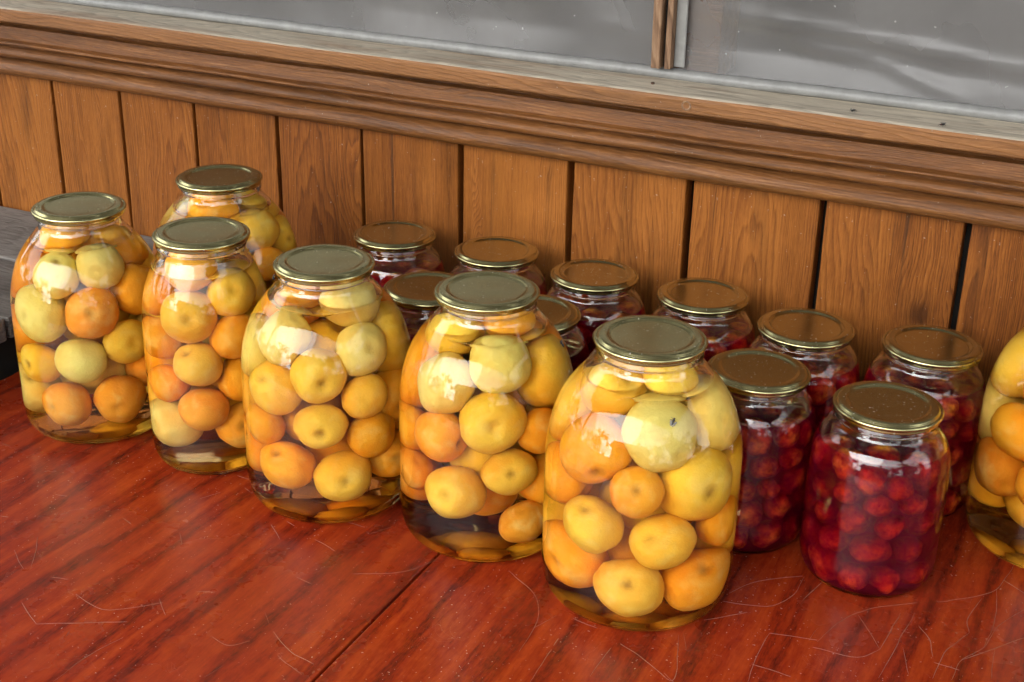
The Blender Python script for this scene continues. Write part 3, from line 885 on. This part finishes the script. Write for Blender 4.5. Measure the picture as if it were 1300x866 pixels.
    (-0.0136,0.034,0.1755,0.0234,0.9,0.06,-0.44,'y',0),
    (-0.0011,0.0491,0.0448,0.0248,0.29,-0.93,-0.21,'y',0),
    (-0.008,-0.0079,0.0455,0.0255,0.21,0.37,-0.91,'y',0),
    (0.0505,0.0055,0.0806,0.0232,-0.38,0.48,-0.79,'o',0),
  ],
}
RED = [
  (-0.002,-0.0387,0.0599,0.0106),
  (-0.0057,-0.0376,0.0392,0.0114),
  (-0.0318,0.0151,0.1118,0.0142),
  (0.0234,-0.0278,0.0901,0.0131),
  (-0.014,-0.004,0.0988,0.0107),
  (-0.0164,0.0332,0.0684,0.0124),
  (-0.0331,0.0161,0.0681,0.0126),
  (-0.0059,0.0379,0.088,0.011),
  (-0.008,-0.0138,0.0434,0.0139),
  (-0.0292,0.0253,0.0883,0.0108),
  (0.0319,0.0193,0.0868,0.0122),
  (0.0364,-0.0042,0.0901,0.0128),
  (-0.0218,-0.0299,0.0605,0.0124),
  (-0.0329,0.0135,0.0191,0.0131),
  (-0.0343,-0.0092,0.0662,0.0139),
  (-0.0039,0.0149,0.111,0.015),
  (0.0165,-0.034,0.0683,0.0116),
  (-0.0358,0.0029,0.0892,0.0134),
  (0.0346,0.0089,0.0403,0.0137),
  (0.015,-0.0056,0.042,0.0117),
  (0.0172,-0.0021,0.0775,0.0102),
  (0.0283,-0.0191,0.0211,0.0151),
  (0.0051,-0.0122,0.0925,0.0117),
  (0.014,0.0082,0.095,0.0118),
  (0.033,0.0107,0.1113,0.0147),
  (0.0075,-0.0348,0.0191,0.0131),
  (-0.0086,-0.0088,0.0186,0.0126),
  (0.0103,-0.0338,0.1119,0.0141),
  (0.0305,0.0243,0.0659,0.0104),
  (-0.0331,-0.0115,0.0197,0.0137),
  (-0.0307,-0.0031,0.0426,0.0121),
  (0.0012,0.0387,0.1076,0.0107),
  (-0.0088,0.0123,0.0304,0.0135),
  (-0.0047,0.0342,0.0451,0.0149),
  (0.0163,0.0345,0.093,0.0112),
  (-0.0342,-0.0115,0.1126,0.0134),
  (0.0037,0.0364,0.0177,0.0117),
  (0.0313,-0.0167,0.1121,0.0139),
  (-0.0286,0.0211,0.0437,0.0138),
  (-0.0287,-0.0251,0.0393,0.0113),
  (0.0093,0.0338,0.0694,0.0143),
  (-0.0169,-0.0309,0.0195,0.0135),
  (-0.0163,-0.0318,0.1124,0.0136),
  (0.0245,0.0247,0.0207,0.0143),
  (0.0161,0.0096,0.0593,0.0123),
  (0.0126,0.0025,0.02,0.014),
  (-0.0267,-0.0224,0.0892,0.0146),
  (0.0102,-0.0056,0.1125,0.0107),
  (-0.0022,-0.0349,0.0849,0.0144),
  (-0.0179,0.0315,0.0182,0.0122),
  (-0.0102,-0.0099,0.0739,0.0126),
  (-0.0186,0.0337,0.1043,0.0109),
  (0.0171,-0.0314,0.0439,0.0137),
  (0.0348,-0.0147,0.0455,0.0117),
  (-0.008,0.014,0.0834,0.0146),
  (0.0202,0.032,0.1144,0.0116),
  (0.0212,0.0296,0.0462,0.013),
  (0.009,-0.014,0.0617,0.0122),
  (0.0322,-0.0165,0.069,0.0133),
  (0.0368,0.004,0.0172,0.0112),
  (0.0379,0.0054,0.0638,0.0111),
  (-0.0089,0.0092,0.0567,0.0139),
]
SCRATCH = [
  [(-0.8229, 0.736), (-0.807, 0.7255), (-0.7944, 0.7173)],
  [(-0.8198, 0.7608), (-0.8041, 0.742), (-0.7905, 0.7216)],
  [(-0.9185, 0.8168), (-0.9133, 0.8305)],
  [(-0.6654, 0.613), (-0.6646, 0.6465), (-0.656, 0.6801)],
  [(-0.5564, 0.7411), (-0.5325, 0.7268), (-0.5047, 0.7202)],
  [(-0.5352, 0.7163), (-0.506, 0.7049)],
  [(-0.6507, 0.8733), (-0.6297, 0.8562)],
  [(-0.544, 0.8383), (-0.5052, 0.8643), (-0.4907, 0.8942)],
  [(-0.4283, 0.9044), (-0.3901, 0.8782), (-0.3785, 0.8573), (-0.3715, 0.807)],
  [(-0.3481, 0.7766), (-0.3506, 0.8208)],
  [(-0.7137, 0.8242), (-0.6996, 0.808)],
  [(-0.7288, 0.6627), (-0.6668, 0.698)],
  [(-0.7602, 0.6792), (-0.7288, 0.6627)],
  [(-0.7291, 0.7089), (-0.6965, 0.7022), (-0.6583, 0.7321)],
  [(-0.8748, 0.7724), (-0.8665, 0.7742)],
  [(-0.595, 0.713), (-0.5766, 0.7101), (-0.5652, 0.7222)],
  [(-0.5828, 0.8131), (-0.5665, 0.8109)],
  [(-0.6652, 0.7353), (-0.6455, 0.7188)],
  [(-0.9734, 0.8755), (-0.9629, 0.876)],
  [(-0.7649, 0.7183), (-0.7503, 0.7224)],
  [(-0.775, 0.8205), (-0.7611, 0.8155)],
  [(-0.7353, 0.8795), (-0.7251, 0.898)],
  [(-0.7303, 0.9315), (-0.7148, 0.9305)],
  [(-0.592, 0.9081), (-0.574, 0.9078)],
  [(-0.2683, 0.8848), (-0.2608, 0.8621), (-0.255, 0.827), (-0.2642, 0.8322), (-0.2906, 0.8466), (-0.3051, 0.8523)],
  [(-0.3097, 0.8447), (-0.3107, 0.8032)],
  [(-0.2501, 0.9599), (-0.2358, 0.9855), (-0.2025, 1.0134)],
  [(-0.2008, 1.0131), (-0.2024, 0.9787), (-0.2123, 0.9589), (-0.2517, 0.9454)],
  [(-0.2565, 0.913), (-0.2283, 0.9402)],
  [(-0.2042, 0.9207), (-0.2043, 0.8809), (-0.2013, 0.8522)],
  [(-0.2042, 0.9207), (-0.1679, 0.9287)],
  [(-0.1681, 0.9179), (-0.1295, 0.9247), (-0.12, 0.9401)],
  [(-0.1462, 0.9788), (-0.12, 0.9401)],
  [(-0.12, 0.9401), (-0.116, 0.9973)],
  [(-0.1673, 0.9263), (-0.1563, 0.965), (-0.1412, 0.9899), (-0.1068, 1.0183)],
  [(-0.1053, 1.0028), (-0.1089, 0.9619), (-0.1133, 0.9026)],
  [(-0.0992, 0.9862), (-0.0876, 0.9702), (-0.081, 0.9497)],
  [(-0.1051, 0.9505), (-0.093, 0.918)],
  [(-0.0908, 1.0278), (-0.0688, 1.0464), (-0.0501, 1.0699), (-0.0466, 1.0871), (-0.0394, 1.1357)],
  [(-0.0466, 1.0871), (-0.0287, 1.075)],
  [(-0.0606, 0.9951), (-0.0648, 1.0124), (-0.059, 1.0502)],
  [(-0.0501, 1.0699), (-0.0448, 1.0228), (-0.0471, 0.9805)],
  [(-0.0255, 1.05), (-0.043, 1.0098), (-0.0462, 0.9836), (-0.0607, 0.9525), (-0.0631, 0.926)],
  [(-0.0606, 0.9951), (-0.0725, 0.9647), (-0.0759, 0.9218)],
  [(-0.1929, 0.9777), (-0.1848, 1.0121)],
  [(-0.0393, 0.9845), (-0.036, 0.9424)],
  [(-0.0598, 0.9555), (-0.0345, 0.9896), (-0.0202, 1.0078)],
  [(-0.2054, 0.8752), (-0.1735, 0.874)],
  [(-0.3514, 0.8364), (-0.3513, 0.8258)],
]
FLIES = [(-0.2865, 0.8854, 0.1865, 0.54, -0.68, 0.51), (-0.4204, 0.9806, 0.1832, 0.83, 0.25, 0.5), (-0.6744, 0.9328, 0.2134, -0.84, -0.45, 0.32), (-0.8259, 1.118, 0.219, 0.98, 0.2, -0.0), (-0.2589, 1.2682, 0.34, 0, 0, 1), (-0.1767, 1.2582, 0.34, 0, 0, 1)]

# scratches through the lacquer: thin shallow ridges of pale, splintered varnish
bm = bmesh.new()
def scratch(pts, w):
    P = spline([p for p in pts], 7) if len(pts) > 2 else [tuple(Vector(pts[0]).lerp(Vector(pts[1]), k / 8)) for k in range(9)]
    P = [Vector((p[0] + 0.0009 * mn.noise(Vector((p[0] * 60, p[1] * 60, 1))), p[1] + 0.0009 * mn.noise(Vector((p[0] * 60, p[1] * 60, 5))))) for p in P]
    prev = None
    n = len(P)
    for i, p in enumerate(P):
        d = (P[min(i + 1, n - 1)] - P[max(i - 1, 0)])
        if d.length < 1e-9:
            continue
        d.normalize()
        q = Vector((-d.y, d.x))
        t = i / (n - 1)
        ww = w * (0.25 + 0.75 * math.sin(math.pi * min(1, max(0, t)) ) ** 0.5) * (0.55 + 0.9 * abs(mn.noise(Vector((p.x * 90, p.y * 90, 3)))))
        x, y = p.x + 0.4945, p.y - 0.86
        cur = [bm.verts.new((x + q.x * ww, y + q.y * ww, TZ + 0.00012)), bm.verts.new((x, y, TZ + 0.00030)), bm.verts.new((x - q.x * ww, y - q.y * ww, TZ + 0.00012))]
        if prev:
            bm.faces.new((prev[0], prev[1], cur[1], cur[0])); bm.faces.new((prev[1], prev[2], cur[2], cur[1]))
        prev = cur
for l in SCRATCH:
    scratch(l, random.uniform(0.00030, 0.00055))
for k in range(70):
    x, y = random.uniform(-1.05, 0.05), random.uniform(0.5, 0.95)
    a = random.uniform(0, math.pi); L = random.uniform(0.006, 0.03)
    if abs(x - XS) > 0.03:
        scratch([(x, y), (x + L * math.cos(a), y + L * math.sin(a))], random.uniform(0.00014, 0.00028))
tag(obj('scratches', to_mesh(bm, 'scratches'), M_SCR, table), kind='stuff')

# ------------------------------------------------------------------ jars
TALL = [(.045, .003), (.060, .0), (.0685, .003), (.0745, .011), (.0772, .024), (.0775, .05), (.0775, .118), (.0772, .132), (.0755, .148), (.0722, .162), (.0675, .175), (.060, .188), (.052, .198), (.0455, .2055), (.0415, .2105), (.0400, .2150)]
SLIM = [(.035, .003), (.046, .0), (.053, .003), (.058, .011), (.0597, .022), (.060, .05), (.060, .13), (.0597, .145), (.0583, .160), (.0555, .175), (.051, .188), (.0465, .199), (.0425, .207), (.0405, .2115), (.0400, .2150)]
SMALL = [(.033, .0025), (.042, .0), (.0485, .003), (.0532, .010), (.0553, .020), (.0555, .035), (.0555, .104), (.0550, .114), (.0530, .124), (.0495, .1325), (.0450, .1385), (.0415, .1425), (.0402, .1460)]
def neck(z):                                  # bead and rim above the shoulder
    return [(.0400, z + .0012), (.0414, z + .0024), (.0414, z + .0036), (.0402, z + .0048), (.0400, z + .0090), (.0395, z + .0108), (.0378, z + .0112)]
def jar_meshes(kind, prof, level):
    outer = spline(prof, 5)
    zt = prof[-1][1]
    T = 0.0030
    full = [(0, prof[0][1] + 0.001)] + outer + neck(zt)
    inner = []
    for i, (r, z) in enumerate(outer):
        a = Vector(outer[max(i - 1, 0)]); b = Vector(outer[min(i + 1, len(outer) - 1)])
        t = (b - a).normalized()
        nrm = Vector((t.y, -t.x))            # outward
        p = Vector((r, z)) - nrm * (T if z > 0.02 else T + (0.02 - z) * 0.12)
        inner.append((max(p.x, 0.001), p.y))
    inner = inner + [(.0368, zt + .003), (.0366, zt + .0105)]
    zs, rs_ = [p[1] for p in inner[8:]], [p[0] for p in inner[8:]]
    rl = float(np.interp(level, zs, rs_))
    upper = [p for p in inner if p[1] > level + 0.0004]
    # the wall below the liquid line is where glass meets liquid: that surface belongs to the liquid
    body = lathe(kind + '_glass', full + upper[::-1] + [(rl, level)])
    liq = [(0, inner[0][1])] + [p for p in inner if p[1] < level - 0.0004] + [(rl, level)]
    n_side = len(liq)
    liq += [(rl - 0.0014, level - 0.0006), (rl - 0.004, level - 0.0010), (rl * 0.5, level - 0.0010), (0, level - 0.0010)]
    lm = lathe(kind + '_liquid', liq)
    at = lm.attributes.new('open_surface', 'FLOAT', 'FACE')
    zmin = level - 0.0012
    for k, p in enumerate(lm.polygons):
        at.data[k].value = 1.0 if (p.normal.z > 0.6 and p.center.z > zmin) else 0.0
    return body, lm, zt
def lid_mesh(z):
    pf = [(0, -.0021), (.012, -.0021), (.030, -.0020), (.0325, -.0018), (.0333, -.0009), (.0340, -.0003), (.0352, -.0001), (.0385, -.0001), (.0400, -.0003), (.0408, -.0011), (.0414, -.0021), (.0421, -.0025), (.0421, -.0040), (.0405, -.0036), (.0, -.0034)]
    rim = [(.0419, -.0024), (.0424, -.0022), (.0432, -.0022), (.0441, -.0028), (.0446, -.0037), (.0445, -.0047), (.0438, -.0056), (.0429, -.0060), (.0426, -.0066), (.0430, -.0076), (.0427, -.0087), (.0421, -.0091), (.0417, -.0086), (.0418, -.0042)]
    return lathe('lid', [(r, zz + z) for r, zz in pf], 96), lathe('rim', [(r, zz + z) for r, zz in rim], 96, True)
KINDS = {}
for k, pf, lev in (('tall', TALL, .1975), ('slim', SLIM, .198), ('small', SMALL, .1275)):
    KINDS[k] = jar_meshes(k, pf, lev)
LIDS = {'tall': lid_mesh(.2302), 'slim': lid_mesh(.2302), 'small': lid_mesh(.1607)}
LIFT = 0.0002
def jar(kind, u, v, s, rot, label, group):
    name = {'tall': 'tall_fruit_jar', 'slim': 'slim_fruit_jar', 'small': 'small_fruit_jar'}[kind]
    root = tag(empty(name, (u, v, TZ + LIFT)), label, 'jar', group)
    root.rotation_euler = (0, 0, rot)
    body, liq, zt = KINDS[kind]
    g = obj('glass_body', body, M_GLASS, root); g.scale = (s, s, 1)
    q = obj('juice' if kind == 'small' else 'syrup', liq, M_JUICE if kind == 'small' else M_SYRUP, root); q.scale = (s, s, 1)
    l = obj('lid', LIDS[kind][0], M_LID, root)
    obj('rim', LIDS[kind][1], M_LID, l)
    l.rotation_euler = (random.uniform(-0.008, 0.008), random.uniform(-0.008, 0.008), random.uniform(0, 6))
    return root

BIGS = {  # u, v, kind, radial scale, label, short name
 'A': (-.926, .967, 'tall', .955, 'tall glass jar of yellow fruit at the far left, beside the grey bench', 'leftmost tall jar'),
 'B': (-.865, 1.110, 'tall', 1.0, 'tall glass jar of yellow fruit at the back left, next to the plank wall', 'tall jar back left by planks'),
 'C': (-.777, .962, 'slim', 1.0, 'slim narrow glass jar of yellow fruit, second from left in the front row', 'slim narrow jar'),
 'D': (-.637, .953, 'tall', 1.0, 'tall glass jar of yellow fruit, third from left in the front row', 'third tall jar from left'),
 'E': (-.480, .963, 'tall', .99, 'tall glass jar of yellow fruit standing on the table seam, fourth in front row', 'tall jar on the table seam'),
 'F': (-.325, .934, 'tall', 1.02, 'nearest and largest glass jar of yellow fruit, with a fly on its shoulder', 'nearest tall jar'),
 'G': (-.018, 1.175, 'tall', 1.0, 'tall glass jar of yellow fruit cut off by the right edge of the picture', 'tall jar cut off at right'),
}
for k, (u, v, kind, s, label, short) in BIGS.items():
    jar(kind, u, v, s, random.uniform(0, 6), label, 'tall jars of yellow fruit')

SMALLS = [
 (-.719, 1.213, 'small jar of dark red fruit, leftmost of the back row by the planks'),
 (-.599, 1.219, 'small jar of dark red fruit, second from left in the back row by the planks'),
 (-.483, 1.206, 'small jar of dark red fruit, third from left in the back row by the planks'),
 (-.369, 1.207, 'small jar of dark red fruit, fourth from left in the back row by the planks'),
 (-.260, 1.178, 'small jar of dark red fruit, fifth from left in the back row by the planks'),
 (-.149, 1.192, 'small jar of dark red fruit beside the cut-off tall jar, right end of back row'),
 (-.612, 1.095, 'small jar of dark red fruit peeking out between the third and fourth tall jars'),
 (-.496, 1.089, 'small jar of dark red fruit mostly hidden behind the jar on the table seam'),
 (-.385, 1.083, 'small jar of red fruit hidden behind the nearest tall jar, only lid rim showing'),
 (-.272, 1.064, 'small jar of dark red fruit right behind the nearest tall jar'),
 (-.158, 1.050, 'small jar of crimson fruit standing alone in front at the right'),
]
for i, (u, v, label) in enumerate(SMALLS):
    jar('small', u, v, 1.025 if i == 10 else 0.985, random.uniform(0, 6), label, 'small jars of red fruit')

# ------------------------------------------------------------------ fruit
def fruit_mesh(name, seed, sub=4):
    bm = bmesh.new()
    bmesh.ops.create_icosphere(bm, subdivisions=sub, radius=1)
    rnd = random.Random(seed)
    obl = rnd.uniform(0.93, 1.0)
    el = rnd.uniform(0.95, 1.04)
    dep = rnd.uniform(0.15, 0.24)
    for v in bm.verts:
        p = v.co.normalized()
        th = math.acos(max(-1, min(1, p.z)))
        ph = math.atan2(p.y, p.x)
        r = 1 - dep * math.exp(-(th / 0.27) ** 2) - 0.05 * math.exp(-(th / 0.6) ** 2)
        r -= 0.10 * math.exp(-((math.pi - th) / 0.22) ** 2)
        r -= 0.030 * math.exp(-(ph / 0.16) ** 2) * math.sin(th) ** 0.7       # suture
        r += 0.085 * mn.noise(p * 1.2 + Vector((seed * 5.1, 0, 0))) + 0.022 * mn.noise(p * 3.1 + Vector((0, seed * 2.3, 0)))
        v.co = Vector((p.x * r * el, p.y * r / el, p.z * r * obl))
    return to_mesh(bm, name, True)
FM = [fruit_mesh('yellow_fruit', i) for i in range(9)]
PAL = {'g': (0.88, 0.74, 0.20), 'y': (0.95, 0.61, 0.065), 'o': (0.95, 0.43, 0.028), 'b': (0.86, 0.37, 0.035)}
WORD = {'g': 'pale greenish yellow', 'y': 'yellow', 'o': 'orange-yellow', 'b': 'brownish orange'}
view_r, view_f = Vector((0.9, 0.436)), Vector((-0.43, 0.90))
def spot_words(x, y, z, zmax, rim):
    layer = ['bottom layer', 'second layer', 'third layer', 'fourth layer', 'top layer'][min(4, int(5 * max(0, z - 0.02) / (zmax - 0.02)))]
    a, b = Vector((x, y)).dot(view_r), -Vector((x, y)).dot(view_f)
    if math.hypot(x, y) < rim * 0.3:
        return layer, 'in the middle'
    ang = math.degrees(math.atan2(a, b))
    names = ['front', 'front right', 'right side', 'back right', 'back', 'back left', 'left side', 'front left']
    return layer, names[int(((ang + 22.5) % 360) // 45)]
used = {}
for k, L in FRUIT.items():
    u, v, kind, s, label, short = BIGS[k]
    for (x, y, z, r, dx, dy, dz, c, fixed) in L:
        o = obj('yellow_fruit', random.choice(FM), M_FRUIT, None, (u + x, v + y, TZ + LIFT + z))
        q = Vector((dx, dy, dz)).to_track_quat('Z', 'X')
        o.rotation_mode = 'QUATERNION'
        o.rotation_quaternion = q @ Matrix.Rotation(random.uniform(0, 6.28), 3, 'Z').to_quaternion()
        o.scale = (r * 1.01,) * 3
        j = [random.uniform(0.92, 1.06) for _ in range(3)]
        col = [PAL[c][i] * j[0] * (j[1] if i == 1 else 1) for i in range(3)]
        o.color = (*col, 1)
        layer, side = spot_words(x, y, z, 0.18, 0.07)
        lb = f'{WORD[c]} fruit, {layer}, {side}, in {short}'
        if lb in used:
            lb = f'{WORD[c].replace("pale greenish", "pale")} {"larger" if r > used[lb] else "smaller"} fruit, {layer}, {side}, in {short}'
        used[lb] = r
        tag(o, lb, 'fruit', 'yellow fruit in the ' + short)

RM = []
for i in range(4):
    bm = bmesh.new()
    bmesh.ops.create_icosphere(bm, subdivisions=3, radius=1)
    for vv in bm.verts:
        p = vv.co.normalized()
        th = math.acos(max(-1, min(1, p.z)))
        vv.co = p * (1 + 0.20 * mn.noise(p * 1.2 + Vector((i * 4, 1, 2))) + 0.07 * mn.noise(p * 4 + Vector((i, 0, 2))) - 0.16 * math.exp(-(th / 0.3) ** 2))
    RM.append(to_mesh(bm, 'red_fruit', True))
SHORT = {4: 'fifth back-row jar', 5: 'right-end back-row jar', 9: 'jar behind the nearest one', 10: 'foremost red jar'}
hidden = []
for i, (u, v, label) in enumerate(SMALLS):
    ang = random.uniform(0, 6.28)
    ca, sa = math.cos(ang), math.sin(ang)
    for (x, y, z, r) in RED:
        X, Y = x * ca - y * sa, x * sa + y * ca
        rho = math.hypot(X, Y)
        toward = -(X * -0.43 + Y * 0.90)
        loc = (u + X, v + Y, TZ + LIFT + z)
        rot = [random.uniform(0, 6.28) for _ in range(3)]
        me = random.choice(RM)
        if i in SHORT and rho > 0.026 and toward > -0.008:
            o = obj('red_fruit', me, M_RED, None, loc, rot)
            o.scale = [r * random.uniform(0.84, 1.14) for _ in range(3)]
            layer, side = spot_words(X, Y, z, 0.115, 0.05)
            lb = f'small red fruit, {layer}, {side}, in the {SHORT[i]}'
            if lb in used:
                lb = lb.replace('small red', 'larger red' if r > used[lb] else 'tiny red')
            used[lb] = r
            tag(o, lb, 'fruit', 'red fruit in the ' + SHORT[i])
        else:
            hidden.append((me, loc, rot, r * 1.02))
bm = bmesh.new()
from mathutils import Euler
for me, loc, rot, r in hidden:
    t = bmesh.new(); t.from_mesh(me)
    t.transform(Matrix.Translation(loc) @ Euler(rot).to_matrix().to_4x4() @ Matrix.Scale(r, 4))
    tmp = bpy.data.meshes.new('tmp'); t.to_mesh(tmp); t.free()
    bm.from_mesh(tmp)
    bpy.data.meshes.remove(tmp)
rest = obj('red_fruit_mass', to_mesh(bm, 'red_fruit_mass', True), None)
N = NT('red fruit mass skin')
tc = N.n('ShaderNodeTexCoord')
c = N.mix(N.ramp(N.noise(tc.outputs['Object'], 110, 3, 0.6), [(0.35, 0.0), (0.65, 1.0)]), (0.30, 0.04, 0.010), (0.92, 0.45, 0.04))
rest.data.materials.append(N.surf(N.principled(Base_Color=c, Roughness=0.5, Specular_IOR_Level=0.04)))
tag(rest, 'dark red fruit packed deep inside the small jars', 'fruit', kind='stuff')

# ------------------------------------------------------------------ flies
def blob(bm, c, s):
    m = Matrix.Translation(c) @ Matrix.Diagonal((*s, 1))
    bmesh.ops.create_uvsphere(bm, u_segments=12, v_segments=8, radius=1, matrix=m)
def leg(bm, pts, r):
    for a, b in zip(pts, pts[1:]):
        a, b = Vector(a), Vector(b)
        m = Matrix.Translation((a + b) / 2) @ (b - a).to_track_quat('Z', 'Y').to_matrix().to_4x4()
        bmesh.ops.create_cone(bm, cap_ends=True, segments=6, radius1=r, radius2=r * 0.8, depth=(b - a).length, matrix=m)
def fly(p, n, spin, label):
    root = tag(empty('fly', (p[0], p[1], TZ + p[2])), label, 'fly', 'flies on the jars and sill')
    root.rotation_mode = 'QUATERNION'
    root.rotation_quaternion = Vector(n).to_track_quat('Z', 'X') @ Matrix.Rotation(spin, 3, 'Z').to_quaternion()
    bm = bmesh.new()
    blob(bm, (0, -0.0016, 0.0014), (0.0011, 0.0020, 0.0010)); blob(bm, (0, 0.0006, 0.0016), (0.0010, 0.0012, 0.0010)); blob(bm, (0, 0.0021, 0.0015), (0.0008, 0.0006, 0.0007))
    obj('body', to_mesh(bm, 'body', True), M_FLY, root)
    for s in (-1, 1):
        bm = bmesh.new(); blob(bm, (s * 0.0005, 0.0023, 0.0017), (0.0004, 0.0004, 0.0005))
        obj('eye', to_mesh(bm, 'eye', True), M_EYE, root)
        bm = bmesh.new()
        m = Matrix.Translation((s * 0.0014, -0.0020, 0.0026)) @ Matrix.Rotation(s * R_(-22), 4, 'Z') @ Matrix.Diagonal((0.0009, 0.0027, 0.00008, 1))
        bmesh.ops.create_uvsphere(bm, u_segments=12, v_segments=6, radius=1, matrix=m)
        obj('wing', to_mesh(bm, 'wing', True), M_WING, root)
        for k, y in enumerate((0.0011, 0.0004, -0.0004)):
            bm = bmesh.new()
            leg(bm, [(s * 0.0006, y, 0.0012), (s * 0.0017, y + (1 - k) * 0.0008, 0.0017), (s * 0.0025, y + (1 - k) * 0.0015, 0.0)], 0.00013)
            obj('leg', to_mesh(bm, 'leg'), M_FLY, root)
    return root
FL = ['black fly on the shoulder of the nearest tall jar', 'black fly on the right shoulder of the jar on the table seam', 'black fly near the neck of the third tall jar from left',
      'black fly under the lid of the tall jar at the back left', 'black fly on the grey sill, the left one of two', 'black fly on the grey sill, the right one of two']
for e, lb in zip(FLIES, FL):
    fly(e[:3], e[3:], random.uniform(0, 6.28), lb)
